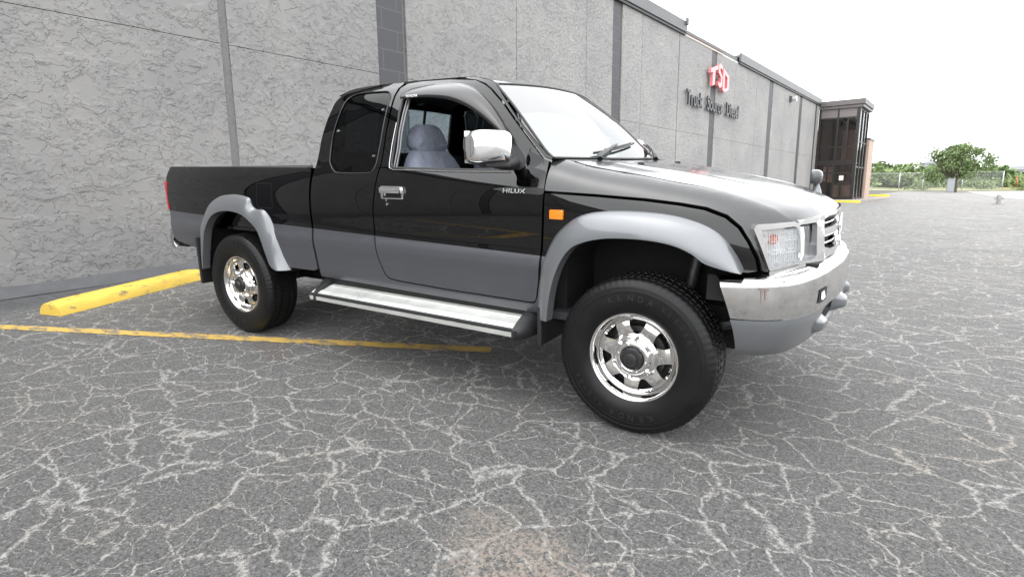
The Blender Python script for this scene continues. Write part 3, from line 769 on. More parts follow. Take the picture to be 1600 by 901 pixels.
# chain link fence
fe = thing('chain_link_fence', 'tall chain link fence with galvanised posts before the trees', 'fence')
M_GALV = mat('galvanised_pipe', (.52, .53, .54), .4, .6)
F = [(71.6, 6.0), (71.6, 2.6), (71.6, -.8), (71.6, -2.9), (72.2, -6.2), (72.8, -9.4)]
fh = 1.95
for a, b in F:
    bm = bmesh.new(); p = at(a, b); tube(bm, [p - Vector((0, 0, .2)), p + Vector((0, 0, fh + .05))], .035, 8); new_obj('post', bm, M_GALV, fe)
for hh, r in ((fh, .022), (.12, .02)):
    bm = bmesh.new(); tube(bm, [at(a, b, hh) for a, b in F], r, 6); new_obj('rail', bm, M_GALV, fe)
N = NB('chain_link_mesh'); v_ = N.tc.outputs['Object']
sp_ = N.n('ShaderNodeSeparateXYZ', {'Vector': v_}); X_ = N.t.nodes[-1].outputs[0]; Z_ = N.t.nodes[-1].outputs[2]
d1 = N.math('PINGPONG', N.math('ADD', X_, Z_), .05); d2 = N.math('PINGPONG', N.math('SUBTRACT', X_, Z_), .05)
wire = N.math('MAXIMUM', N.math('LESS_THAN', d1, .004), N.math('LESS_THAN', d2, .004))
N.put(N.b.inputs['Base Color'], (.5, .5, .5, 1)); N.put(N.b.inputs['Alpha'], wire); N.b.inputs['Metallic'].default_value = .5; M_CHAIN = N.m
bm = bmesh.new()
for (a, b), (c, d) in zip(F, F[1:]):
    bm.faces.new([bm.verts.new(q) for q in (at(a, b, .05), at(c, d, .05), at(c, d, fh), at(a, b, fh))])
new_obj('mesh_fabric', bm, M_CHAIN, fe)

# utility box, hydrant, barrier, far building, overpass, parked car
ub = thing('utility_cabinet', 'grey utility cabinet beside the trunk of the shade tree', 'cabinet', Matrix.Translation(at(64, -5.5)))
bm = bmesh.new(); box(bm, -.28, .28, -.2, .2, 0, 1.25, bev=.02); new_obj('cabinet_body', bm, mat('cabinet_grey', (.20, .215, .225), .5), ub, 30)
bm = bmesh.new(); box(bm, -.31, .31, -.23, .23, 1.25, 1.31, bev=.015); box(bm, -.24, .24, -.212, -.203, .1, 1.15); new_obj('cabinet_door', bm, mat('cabinet_grey_light', (.24, .255, .265), .5), ub, 30)

hy = thing('fire_hydrant', 'pale grey fire hydrant standing on the lot near the concrete apron', 'hydrant', Matrix.Translation(at(32.85, -8.30)) @ Matrix.Diagonal((1.0, 1.0, .92, 1)))
M_HY = mat('hydrant_paint', (.30, .30, .29), .5, vary=(8, .15)); M_HYB = mat('hydrant_base', (.07, .065, .06), .8)
bm = bmesh.new(); r = lathe(bm, [(.0001, .0), (.17, 0), (.17, .03), (.10, .045), (.10, .10), (.13, .105), (.13, .13), (.095, .14), (.09, .42), (.125, .43), (.125, .46), (.10, .47), (.085, .53), (.05, .57), (.03, .58), (.03, .62), (.0001, .62)], 20)
for ring in r:
    for v in ring: v.co = Vector((v.co.x, -v.co.z, v.co.y))
bmesh.ops.recalc_face_normals(bm, faces=bm.faces[:]); new_obj('barrel', bm, M_HY, hy, 35)
for d_, rr, L in (((1, 0, 0), .05, .17), ((-1, 0, 0), .05, .17), ((0, -1, 0), .065, .18)):
    bm = bmesh.new(); d_ = Vector(d_); tube(bm, [Vector((0, 0, .33)), Vector((0, 0, .33)) + d_ * L * .7, Vector((0, 0, .33)) + d_ * L * .71, Vector((0, 0, .33)) + d_ * L], [rr * .8, rr * .8, rr * 1.15, rr * 1.1], 12); new_obj('nozzle_cap', bm, M_HY, hy, 40)
bm = bmesh.new(); r = lathe(bm, [(.0001, -.02), (.24, -.02), (.24, .012), (.0001, .012)], 20)
for ring in r:
    for v in ring: v.co = Vector((v.co.x, -v.co.z, v.co.y))
new_obj('hydrant_base', bm, M_HYB, hy, 35)

br = thing('road_barrier', 'orange and white road barrier board at the far right', 'barrier', Matrix.Translation(at(75, -11.6, .55)) @ Matrix.Rotation(.1, 4, 'Z'))
M_OR = mat('barrier_orange', (.75, .20, .06), .5); M_WH = mat('barrier_white', (.75, .75, .75), .5)
bm = bmesh.new()
for k in range(10): box(bm, -1.2 + k * .3, -.9 + k * .3 - .001, -.02, .02, .55, .75, k % 2)
new_obj('barrier_board', bm, [M_OR, M_WH], br)
for sx in (-1.1, 1.6):
    bm = bmesh.new(); tube(bm, [(sx, -.3, -.3), (sx, 0, .9), (sx, .3, -.3)], .025, 6); new_obj('leg', bm, M_OR, br)

fb = thing('far_block', 'pale grey building with a low pitched roof beyond the trees', 'building', WALL @ Matrix.Translation((150, .6, 0)))
bm = bmesh.new(); box(bm, -4, 4, -2.1, 2.1, 0, 6.2); new_obj('block_wall', bm, mat('far_wall', (.36, .37, .39), .8), fb)
bm = bmesh.new(); vs = [bm.verts.new(q) for q in ((-4.2, -2.3, 6.2), (4.2, -2.3, 6.2), (4.2, 2.3, 6.2), (-4.2, 2.3, 6.2), (-4.2, 0, 6.95), (4.2, 0, 6.95))]
for q in ((0, 1, 5, 4), (2, 3, 4, 5), (0, 4, 3), (1, 2, 5)): bm.faces.new([vs[i] for i in q])
new_obj('roof', bm, mat('far_roof', (.30, .31, .33), .8), fb)
for k in range(3):
    bm = bmesh.new(); box(bm, -4.02, -3.98, -1.5 + k * 1.1, -.9 + k * 1.1, 4.8, 5.6); new_obj('window', bm, M_BRONZE, fb)
ov = thing('highway_overpass', 'grey highway overpass deck on piers at the right horizon', 'bridge', WALL @ Matrix.Translation((150, -20, 0)))
bm = bmesh.new(); box(bm, -2, 8, -60, 9.5, 3.6, 4.7); new_obj('deck', bm, mat('overpass_concrete', (.22, .23, .25), .8), ov)
bm = bmesh.new(); box(bm, -2.2, -2.0, -60, 9.5, 4.72, 5.3); new_obj('parapet', bm, mat('overpass_parapet', (.30, .31, .33), .8), ov)
for k in range(5):
    bm = bmesh.new(); box(bm, 1, 3, -50 + k * 13, -49 + k * 13, -3, 3.6); new_obj('pier', bm, M_CONC, ov)
bm = bmesh.new(); n_ = 24
hv = [(260 - 0, -8 - k * 4, 4 + 10 * (1 - math.exp(-k / 7)) + .5 * math.sin(k * 1.7)) for k in range(n_)]
prev = None
for a, b, h_ in hv:
    lo = bm.verts.new(wl(250, b, -2)); hi = bm.verts.new(wl(300, b, h_)); bk = bm.verts.new(wl(360, b, -2))
    if prev: bm.faces.new((prev[0], lo, hi, prev[1])); bm.faces.new((prev[1], hi, bk, prev[2]))
    prev = (lo, hi, bk)
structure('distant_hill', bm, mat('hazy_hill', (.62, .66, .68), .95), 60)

def parked_car(lbl, M):
    t = thing('parked_car', lbl, 'car', M)
    W_ = mat('white_car_paint', (.78, .79, .80), .25, coat=.8); G_ = mat('car_glass', (.03, .035, .04), .08)
    prof = [(-2.2, .45), (-2.22, .75), (-2.05, .92), (-1.55, .98), (-.95, 1.36), (-.3, 1.44), (.35, 1.38), (1.05, .98), (1.8, .88), (2.15, .72), (2.18, .45), (1.7, .28), (-1.8, .28)]
    bm = bmesh.new(); L = []
    for sy, sc_ in ((-.84, .93), (-.72, 1), (.72, 1), (.84, .93)):
        L.append([bm.verts.new((x_, sy * (1 if z_ < 1 else .86), .3 + (z_ - .3) * sc_)) for x_, z_ in prof])
    for A_, B_ in zip(L, L[1:]):
        for i in range(len(prof)): bm.faces.new((A_[i], A_[(i + 1) % len(prof)], B_[(i + 1) % len(prof)], B_[i]))
    bm.faces.new(L[0][::-1]); bm.faces.new(L[-1]); bmesh.ops.recalc_face_normals(bm, faces=bm.faces[:]); new_obj('body', bm, W_, t, 35)
    for sy in (-1, 1):
        bm = bmesh.new(); vs = [bm.verts.new((x_, sy * .80, z_)) for x_, z_ in ((-1.35, .98), (-.9, 1.27), (.3, 1.28), (.85, .98))]; bm.faces.new(vs if sy > 0 else vs[::-1])
        new_obj('side_window', bm, G_, t)
    for x_ in (-1.35, 1.35):
        for sy in (-1, 1):
            bm = bmesh.new(); lathe(bm, [(.0001, -.09), (.2, -.1), (.31, -.09), (.31, .09), (.2, .1), (.0001, .09)], 20)
            w_ = new_obj('wheel', bm, mat('car_tyre', (.02, .02, .02), .8), t, 40, Matrix.Translation((x_, sy * .78, .31)))
pc = wl(84.5, .9, 0)
parked_car('white car parked low beyond the far edge of the lot, only its roof showing', Matrix.Translation((pc.x, pc.y, .0)) @ Matrix.Rotation(-.15, 4, 'Z'))
# ================================================================== truck materials
M_BLACK = mat('black_clearcoat', (.0005, .0005, .0007), .5, 0, 1.0, .0, croug=.012)
M_DUSTY_SHEEN = mat('dusty_black_sky_sheen', (.016, .016, .017), .6, 0, 1.0, .25, croug=.10, vary=(5, .3)); M_GREY = mat('grey_metallic_clearcoat', (.076, .078, .090), .42, .55, .9, .5, croug=.05)  # upper black panels: dust, plus the sky's grey sheen lifted into the base
M_FLARE = mat('flare_silver_grey', (.150, .157, .166), .40, .5, .8, .5, croug=.06, vary=(6, .04))
M_CHR = mat('chrome', (.80, .80, .81), .06, 1.0); M_CHRW = mat('weathered_chrome', (.62, .615, .61), .13, 1.0, vary=(14, .14, .06), bump=(6, .25, .002))
M_RUB = mat('tyre_rubber', (.0055, .0055, .006), .42, 0, 0, .26, bump=(60, .2, .001), vary=(7, .2, .08)); M_PLA = mat('black_plastic', (.012, .012, .013), .45); M_DARK = mat('underbody_black', (.005, .005, .005), .8)
M_LINER = mat('wheel_liner', (.004, .004, .0045), .8, bump=(25, .4, .01)); M_ALU = mat('brushed_step_aluminium', (.60, .61, .58), .34, .55, bump=(50, .2, .001), vary=(5, .12, .1))
M_VIS = mat('smoked_visor', (.012, .011, .012), .3, 0, .7, .2, croug=.05); M_SEAT = mat('blue_grey_seat_cloth', (.25, .275, .345), .95, bump=(12, .8, .03), vary=(60, .10))
M_TRIM = mat('inner_trim', (.035, .036, .04), .8); M_SIL = mat('silver_trim', (.5, .5, .5), .25, .9); M_TRIMG = mat('grey_window_trim', (.14, .14, .145), .3, .4); M_ORG = mat('amber_lens', (.72, .20, .008), .15, 0, .8); M_REDL = mat('red_lens', (.45, .01, .015), .12, 0, 1)
M_WS = glass('windscreen_glass', (.24, .32, .31), 1.0, 3.5); M_SG = glass('side_glass_blue', (.48, .60, .66), 1.0, 1.45); M_QG = glass('dark_tinted_glass', (.012, .015, .018), .7, 1.5)
M_LENS = glass('clear_ribbed_lens', (.90, .92, .93), 1.0, 1.7, .06); M_REFL = mat('lamp_reflector', (.92, .92, .93), .35, .20, bump=(40, .5, .004)); M_BZ = mat('grey_bezel', (.16, .165, .17), .4, .3, .3)
M_RIB = mat('lens_rib_grey', (.50, .51, .52), .3); M_ORB = mat('orange_bulb', (.85, .22, .10), .4, emis=None); M_STEEL = mat('dark_steel', (.10, .10, .10), .5, .8, vary=(20, .3)); M_GAP = mat('panel_gap_black', (.002, .002, .002), .9)
M_RIM = mat('chrome_wheel', (.80, .79, .78), .085, 1.0)

TR = thing('pickup_truck', 'black and grey extended cab pickup truck with chrome wheels and bumper', 'pickup truck', T.copy())
SPL = ((-4.6, .904), (0.2, .802))      # the two-tone line: grey below
SIDES = (-1, 1)
BG = [M_BLACK, M_GREY]

# ------------------------------------------------------------------ outlines (x, height)
DOOR = [(-.491, 1.28), (-0.487, 1.13), (-0.490, 0.976), (-0.500, 0.816), (-0.513, 0.683), (-0.530, 0.590), (-0.543, 0.572), (-.57, .567), (-1.109, 0.570), (-1.5, 0.580), (-1.56, 0.588), (-1.590, 0.612), (-1.628, 0.699), (-1.651, 0.84), (-1.647, 0.989), (-1.632, 1.103), (-1.624, 1.243), (-1.622, 1.38), (-1.620, 1.54), (-1.624, 1.66), (-1.622, 1.71), (-1.59, 1.737), (-1.489, 1.744), (-1.271, 1.737), (-1.064, 1.716), (-.98, 1.683), (-.927, 1.653), (-.828, 1.576), (-.701, 1.456), (-.586, 1.344), (-.530, 1.292)]
DWIN = [(-1.545, 1.262), (-1.535, 1.246), (-1.514, 1.240), (-1.1, 1.232), (-0.705, 1.230), (-0.652, 1.234), (-0.626, 1.25), (-0.628, 1.275), (-0.650, 1.308), (-0.717, 1.381), (-0.779, 1.452), (-0.878, 1.545), (-0.952, 1.602), (-1.022, 1.642), (-1.104, 1.672), (-1.187, 1.686), (-1.36, 1.692), (-1.491, 1.688), (-1.535, 1.670), (-1.556, 1.63), (-1.556, 1.55), (-1.55, 1.287)]
VT = [(-1.548, 1.672), (-1.528, 1.695), (-1.489, 1.710), (-1.372, 1.718), (-1.198, 1.708), (-1.106, 1.69), (-1.025, 1.66), (-0.949, 1.613), (-0.877, 1.557), (-0.806, 1.488), (-0.715, 1.39)]
VB = [(-1.546, 1.636), (-1.528, 1.636), (-1.48, 1.636), (-1.352, 1.634), (-1.212, 1.618), (-1.113, 1.592), (-1.012, 1.552), (-0.919, 1.502), (-0.838, 1.450), (-0.771, 1.405), (-0.709, 1.365)]
QWIN = [(-2.084, 1.3), (-2.062, 1.258), (-2.015, 1.224), (-1.961, 1.212), (-1.718, 1.212), (-1.682, 1.226), (-1.668, 1.265), (-1.664, 1.33), (-1.658, 1.43), (-1.662, 1.60), (-1.668, 1.66), (-1.697, 1.688), (-1.754, 1.696), (-1.95, 1.698), (-2.020, 1.682), (-2.055, 1.640), (-2.075, 1.549), (-2.088, 1.429)]
CABR = [(-2.200, .530), (-2.205, .666), (-2.215, .88), (-2.208, 1.089), (-2.206, 1.25), (-2.196, 1.412), (-2.176, 1.543), (-2.150, 1.655), (-2.115, 1.712), (-2.05, 1.738), (-1.832, 1.748), (-1.64, 1.750), (-1.628, 1.738)]
CAB = CABR + [(-1.640, 1.71), (-1.630, 1.54), (-1.628, 1.38), (-1.630, 1.243), (-1.638, 1.103), (-1.653, .989), (-1.657, .84), (-1.634, .699), (-1.596, .606), (-1.565, .582), (-1.5, .574), (-1.109, .564), (-.57, .561), (-.54, .565), (-.523, .60), (-.508, .683), (-.500, .69), (-.500, .512), (-1.2, .516)]
ARCH_F = [(-.475, .53), (-.455, .66), (-.42, .78), (-.36, .875), (-.27, .945), (-.16, .985), (-.02, .995), (.10, .99), (.21, .97), (.29, .935), (.35, .88), (.375, .835)]
FEN_LO = [(-.482, 1.125), (-.484, .976), (-.494, .816), (-.500, .683), (-.500, .530)] + ARCH_F + [(.46, .826), (.497, .832), (.484, .882), (.450, .948), (.409, 1.004), (.354, 1.044), (.268, 1.073), (.162, 1.088), (.012, 1.102), (-.226, 1.115)]
FEN_UP = [(-.482, 1.137), (-.226, 1.127), (.016, 1.114), (.167, 1.100), (.276, 1.085), (.363, 1.056), (.421, 1.012), (.463, .952), (.497, .890), (.514, .834), (.535, .826), (.500, .90), (.478, .97), (.465, 1.008)]
FLF_O = [(-0.530, 0.499), (-0.514, 0.639), (-0.489, 0.776), (-0.455, 0.87), (-0.399, 0.95), (-0.308, 1.018), (-0.204, 1.048), (-0.057, 1.058), (0.097, 1.052), (0.207, 1.034), (0.3, 1.003), (0.363, 0.961), (0.412, 0.9), (0.446, 0.838)]
FLF_I = [(-0.436, 0.50), (-0.420, 0.636), (-0.386, 0.758), (-0.333, 0.853), (-0.266, 0.902), (-0.155, 0.932), (-0.034, 0.941), (0.082, 0.938), (0.177, 0.923), (0.25, 0.895), (0.300, 0.862), (.36, .845), (.41, .836), (0.448, 0.832)]
FLR_O = [(-3.612, 0.46), (-3.604, 0.574), (-3.560, 0.765), (-3.515, 0.86), (-3.391, 0.974), (-3.249, 1.036), (-3.086, 1.056), (-2.955, 1.051), (-2.872, 1.034), (-2.862, 1.000), (-2.838, 0.968), (-2.80, .958), (-2.745, 0.961), (-2.700, 0.945), (-2.655, 0.89), (-2.607, 0.772), (-2.562, 0.633), (-2.517, 0.541)]
FLR_I = [(-3.530, 0.46), (-3.510, 0.555), (-3.465, 0.697), (-3.420, 0.79), (-3.33, 0.878), (-3.22, 0.921), (-3.10, 0.934), (-3.0, 0.928), (-2.93, .914), (-2.90, 0.902), (-2.865, .885), (-2.83, 0.863), (-2.79, .835), (-2.757, .80), (-2.724, 0.728), (-2.681, 0.619), (-2.650, 0.565), (-2.600, 0.541)]
BEDO = [(-2.236, 1.226), (-2.230, 1.19), (-2.226, 1.089), (-2.232, .88), (-2.226, .70), (-2.222, .58), (-2.26, .564), (-2.55, .560), (-2.60, .68), (-2.66, .82), (-2.75, .92), (-2.86, .985), (-3.0, 1.005), (-3.15, 1.0), (-3.30, .965), (-3.42, .88), (-3.50, .78), (-3.545, .64), (-3.56, .590), (-4.00, .640), (-4.06, .665), (-4.07, .88), (-4.078, 1.094), (-4.080, 1.16), (-4.074, 1.20), (-4.058, 1.246), (-4.03, 1.248), (-2.26, 1.242)]

def mirror_y(P): return P
for sg in SIDES:
    # cab side with the extra-cab window opening
    cab = panel('cab_side', side, CAB, [QWIN], BG, TR, sg, .04, .03, split=SPL)
    q = panel('quarter_window', side, inset(QWIN, .004), (), [M_QG], TR, sg, .06, .004, lift=-.004)
    bm = bmesh.new()
    loop = [Vector(side(*p)) for p in smooth_loop(inset(QWIN, -.002), 2)]; loop = [Vector((p.x, p.y if sg < 0 else -p.y, p.z)) for p in loop]
    tube(bm, loop + [loop[0]], .0045, 6, caps=False); o = new_obj('window_seal', bm, M_PLA, q, 60)
    for (x_, z_) in ((-2.045, 1.467), (-1.690, 1.581), (-1.698, 1.310)):
        p = Vector(side(x_, z_)); bm = bmesh.new(); tube(bm, [(p.x, p.y + .003, p.z), (p.x, p.y - .008, p.z + .001)], [.008, .006], 10)
        if sg > 0: bmesh.ops.scale(bm, vec=(1, -1, 1), verts=bm.verts); bmesh.ops.reverse_faces(bm, faces=bm.faces)
        new_obj('window_screw', bm, M_SIL, q, 60)
    # door
    d = panel('door', side, inset(DOOR, .0028), [DWIN], BG, TR, sg, .035, .03, split=SPL)
    g = panel('door_glass', side, [(-1.552, 1.20), (-.70, 1.20), (-.70, 1.385), (-.717, 1.392), (-.779, 1.46), (-.878, 1.553), (-.952, 1.610), (-1.022, 1.650), (-1.104, 1.68), (-1.187, 1.694), (-1.36, 1.70), (-1.491, 1.696), (-1.556, 1.66)], (), [glass('open_side_glass', (.97, .985, .99), .0, 1.2)] , d, sg, .06, .003, lift=-.022) if False else None
    # window run channel and rear sliding-frame bars
    bm = bmesh.new()
    lp = [Vector(side(*p)) for p in DWIN]; lp = [Vector((p.x, (p.y + .008) * (1 if sg < 0 else -1), p.z)) for p in lp]
    tube(bm, lp + [lp[0]], .009, 8, caps=False); new_obj('window_channel', bm, M_PLA, d, 60)
    bm = bmesh.new()
    for dx in (0.016, .036): 
        pts = [Vector(side(-1.553 + dx + (.004 if z_ < 1.4 else 0), z_)) for z_ in (1.245, 1.35, 1.45, 1.55, 1.64)]
        tube(bm, [Vector((p.x, (p.y + .022) * (1 if sg < 0 else -1), p.z)) for p in pts], .0065, 6)
    new_obj('channel_bar', bm, M_TRIMG, d, 60)
    bm = bmesh.new()
    pts = [Vector(side(*p)) for p in [(-1.552, 1.50), (-1.558, 1.38), (-1.556, 1.27), (-1.545, 1.242), (-1.51, 1.232), (-1.1, 1.224), (-.70, 1.222)]]
    tube(bm, [Vector((p.x, (p.y - .003) * (1 if sg < 0 else -1), p.z)) for p in pts], .0028, 6); new_obj('belt_moulding', bm, M_TRIMG if False else M_SIL, d, 60)
    # mirror patch in the front corner of the window
    panel('mirror_base', side, [(-.715, 1.232), (-.652, 1.234), (-.626, 1.25), (-.628, 1.275), (-.650, 1.308), (-.717, 1.381), (-.735, 1.30)], (), [M_PLA], d, sg, .05, .02, lift=.004)
    # handle
    def sy(x_, z_, o_=0.0): p = side(x_, z_); return (p[1] - o_) * (1 if sg < 0 else -1)
    bm = bmesh.new(); yo = sy(-1.49, 1.10)
    def rbox(x0, x1, z0, z1, d0, d1, bev=.006, mi=0):
        a, b = sorted((yo + (d0 if sg > 0 else -d0), yo + (d1 if sg > 0 else -d1))); box(bm, x0, x1, a, b, z0, z1, mi, bev)
    rbox(-1.578, -1.402, 1.066, 1.140, -.004, .006, .004); hnd = new_obj('door_handle', bm, [M_CHR], d, 40)
    bm = bmesh.new(); rbox(-1.558, -1.415, 1.072, 1.108, .0, .0085, .002); new_obj('handle_recess', bm, [M_GAP], hnd, 40)
    bm = bmesh.new(); rbox(-1.570, -1.412, 1.100, 1.134, .004, .030, .010); new_obj('handle_lever', bm, [M_CHR], hnd, 40)
    bm = bmesh.new(); tube(bm, [(-1.540, yo + (.003 if sg > 0 else -.003), 1.092), (-1.540, yo + (.011 if sg > 0 else -.011), 1.092)], .009, 12); rbox(-1.5385, -1.5315, 1.052, 1.088, .004, .007, .0); new_obj('key_barrel', bm, [M_CHR], hnd, 40)
    bm = bmesh.new(); tube(bm, [(-1.527, sy(-1.527, 1.035, -.002), 1.035), (-1.527, sy(-1.527, 1.035, .005), 1.035)], .0075, 10); new_obj('lock_key', bm, [M_CHR], d, 40)
    # visor over the door window
    vt = smooth_loop(VT, 3, False); vb_ = smooth_loop(VB, 3, False); bm = bmesh.new(); rows = []
    for k in range(7):
        u = k / 6; row = []
        for a, b in zip(vt, vb_):
            x_ = a[0] + (b[0] - a[0]) * u; z_ = a[1] + (b[1] - a[1]) * u; p = side(x_, z_)
            o_ = .004 + .030 * math.sin(min(1, u * 1.35) * PI / 2) + (.0 if u < .95 else -.003)
            row.append(bm.verts.new((p[0], (p[1] - o_) * (1 if sg < 0 else -1), p[2] + .004 * math.sin(PI * u))))
        rows.append(row)
    for A_, B_ in zip(rows, rows[1:]):
        for i in range(len(A_) - 1): f = bm.faces.new((A_[i], A_[i + 1], B_[i + 1], B_[i])); f.smooth = True
    bmesh.ops.recalc_face_normals(bm, faces=bm.faces[:]); 
    vis = new_obj('window_visor', bm, M_VIS, d); md = vis.modifiers.new('s', 'SOLIDIFY'); md.thickness = .003
    # emblem groove and lettering
    em = panel('emblem_groove', side, smooth_loop([(-.79, 1.137), (-.74, 1.146), (-.66, 1.150), (-.56, 1.150), (-.495, 1.145), (-.495, 1.118), (-.56, 1.118), (-.66, 1.122), (-.74, 1.130)], 2), (), [M_PLA], d, sg, .05, .0, lift=.0018)
    if sg < 0:
        p = side(-.72, 1.122); tx = text_obj('emblem_lettering', 'HILUX', .030, M_SIL, em, Matrix.Translation((-.722, p[1] - .0085, 1.1215)) @ Matrix.Rotation(PI / 2 - .20, 4, 'X'), .0025, 1.45, .0006, 1.08)
        p = side(-1.50, 1.650); tx = text_obj('visor_sticker_lettering', 'TOYOTA', .020, mat('sticker_white', (.8, .8, .8), .5), vis, Matrix.Translation((-1.505, p[1] - .038, 1.641)) @ Matrix.Rotation(PI / 2 - .30, 4, 'X'), .0005, 1.1)
    # door mirror
    mr = bpy.data.objects.new('door_mirror', None); link(mr, TR); mr.location = (-.708, sg * .980, 1.343); mr.rotation_euler = (0, 0, sg * math.radians(27))
    bm = bmesh.new()
    def shell(u, v):      # u across (outer 0 .. inner 1), v up; front of the housing
        return None
    # housing: superellipse rings from rear opening to rounded front
    prev = None; n_ = 40
    for k, (dx, sc_) in enumerate(((-.045, .97), (-.04, 1.0), (0, 1.0), (.025, .985), (.045, .94), (.058, .86), (.067, .72), (.073, .5), (.076, .25), (.077, .02))):
        ring = []
        for i in range(n_):
            a = 2 * PI * i / n_; c_, s_ = math.cos(a), math.sin(a); e_ = .42
            yy = .113 * (abs(c_) ** e_) * (1 if c_ > 0 else -1); zz = .080 * (abs(s_) ** e_) * (1 if s_ > 0 else -1)
            if s_ > 0 and c_ * (-sg) < 0: zz *= 1 - .22 * abs(c_) ** 2      # top inner corner slopes down
            ring.append(bm.verts.new((dx, yy * sc_, zz * sc_)))
        if prev:
            for i in range(n_): f = bm.faces.new((prev[i], prev[(i + 1) % n_], ring[(i + 1) % n_], ring[i])); f.smooth = True
        prev = ring
    bm.faces.new(prev); bmesh.ops.recalc_face_normals(bm, faces=bm.faces[:]); new_obj('mirror_housing', bm, M_CHR, mr, 50)
    bm = bmesh.new(); box(bm, -.040, -.034, -.108, .108, -.074, .074, bev=.002); new_obj('mirror_glass', bm, M_SIL, mr, 40)
    bm = bmesh.new(); box(bm, -.05, .030, -.11 if sg > 0 else -.03, .03 if sg > 0 else .11, -.094, -.072, bev=.010); new_obj('mirror_shoe', bm, M_PLA, mr, 40)
    bm = bmesh.new(); tube(bm, [(-.672, sg * .800, 1.268), (-.675, sg * .85, 1.262), (-.69, sg * .90, 1.262), (-.70, sg * .94, 1.266)], [.034, .028, .026, .022], 12); new_obj('mirror_arm', bm, M_PLA, TR, 60)
    # fenders
    fl_ = panel('fender', fender, FEN_LO, (), BG, TR, sg, .03, .025, split=SPL, lift=-.005)
    # upper part follows the bonnet seam: trim outline in the (x, w) sheet
    top = []
    for i in range(15):
        x_ = .597 - i * (.597 + .46) / 14; w1 = interp(ZSEAM, x_) - .22
        top.append((x_, w1 + .22 * .9855))
    FU = FEN_UP + [(.470, 1.012), (.478, 1.018), (.52, 1.022), (.56, 1.027), (.596, 1.030)] + [t_ for t_ in top if t_[0] < .585] + [(-.50, 1.285), (-.482, 1.25)]
    panel('fender_top', fender, FU, (), [M_DUSTY_SHEEN], fl_, sg, .03, .02, center=(0, 0, .7))
    bm = bmesh.new(); p = fender(-.41, 1.026); yy = p[1] - .004
    box(bm, -.446, -.374, yy - .010, yy + .008, 1.003, 1.049, bev=.007)
    if sg > 0: bmesh.ops.scale(bm, vec=(1, -1, 1), verts=bm.verts); bmesh.ops.reverse_faces(bm, faces=bm.faces)
    new_obj('side_indicator', bm, M_ORG, fl_, 40)
    # A pillar strip between the door and the windscreen
    PI_ = [(-.484, 1.285), (-.524, 1.296), (-.580, 1.348), (-.695, 1.460), (-.822, 1.580), (-.922, 1.658), (-.978, 1.688), (-1.064, 1.717), (-1.15, 1.733), (-1.15, 1.740), (-1.06, 1.729), (-.96, 1.704), (-.907, 1.682), (-.811, 1.587), (-.707, 1.483), (-.592, 1.377), (-.506, 1.306), (-.472, 1.293)]
    panel('windscreen_pillar', side, PI_, (), [M_BLACK], TR, sg, .03, .02, center=(-1.2, 0, .9))
    # bed side
    b_ = panel('bed_side', side, BEDO, (), BG, TR, sg, .04, .045, split=SPL, center=(-3, 0, .9))
    fd = [(-2.79, 1.125), (-2.775, 1.135), (-2.64, 1.135), (-2.622, 1.12), (-2.618, .985), (-2.635, .968), (-2.775, .968), (-2.79, .985)]
    if sg < 0:
        bm = bmesh.new(); lp = [Vector(side(*q_)) + Vector((0, -.0006, 0)) for q_ in smooth_loop(fd, 2)]; tube(bm, lp + [lp[0]], .0016, 4, caps=False); new_obj('fuel_flap_gap', bm, M_GAP, b_)
    # flares
    for nm, FO, FI, fn_, yb in (('front_wheel_flare', FLF_O, FLF_I, fender, .893), ('rear_wheel_flare', FLR_O, FLR_I, side, .885)):
        A_ = smooth_loop(FO, 4, False); B_ = smooth_loop(FI, 4, False); bm = bmesh.new(); rows = []
        n_ = len(A_)
        for k in range(12):
            u = k / 11; row = []
            for i, (a, b) in enumerate(zip(A_, B_)):
                base = fn_(a[0], min(a[1], 1.08)); yA = -base[1]
                e_ = math.sin(min(u, 1) * PI / 2)
                if u <= .82:
                    t_ = u / .82; x_ = a[0] + (b[0] - a[0]) * t_; z_ = a[1] + (b[1] - a[1]) * t_
                    y_ = yA + (yb - yA) * math.sin(t_ * PI / 2) ** .75 + (.003 if k else -.008)
                else:
                    t_ = (u - .82) / .18; x_ = b[0] + (a[0] - b[0]) * -.05 * t_; z_ = b[1] - (a[1] - b[1]) * .04 * t_; y_ = yb - .055 * t_ ** 1.2 + .003 - .003 * t_
                row.append(bm.verts.new((x_, sg * y_, z_)))
            rows.append(row)
        for R1, R2 in zip(rows, rows[1:]):
            for i in range(n_ - 1): f = bm.faces.new((R1[i], R1[i + 1], R2[i + 1], R2[i]))
        # close the tips
        for idx in (0, -1):
            vs = [r_[idx] for r_ in rows]
            try: bm.faces.new(vs)
            except Exception: pass
        bmesh.ops.recalc_face_normals(bm, faces=bm.faces[:]); new_obj(nm, bm, M_FLARE, TR, 50)
    # wheel arches
    for xc in (0, -3.09):
        bm = bmesh.new(); R1 = .50 if xc == 0 else .49
        def arch(u, v, xc=xc, R1=R1):
            a = math.radians(6 + 190 * u); zf = .46 if True else 0
            return (xc + (-.02 if xc == 0 else 0) + R1 * math.cos(a) * 1.02, sg * (.805 - v * .44), zf + (R1 + .02) * math.sin(a) if math.sin(a) > 0 else zf + .45 * math.sin(a))
        grid(bm, arch, 28, 6)
        box(bm, xc - .55, xc + .52, *sorted((sg * .355, sg * .365)), .36, 1.0)
        box(bm, xc + .44, xc + .45, *sorted((sg * .366, sg * .74)), .50, .80)
        new_obj('wheel_arch_liner', bm, M_LINER, TR, 60)
    bm = bmesh.new(); box(bm, -3.63, -3.60, *sorted((sg * .60, sg * .865)), .33, .70, bev=.004); new_obj('mud_flap', bm, M_PLA, TR, 30)
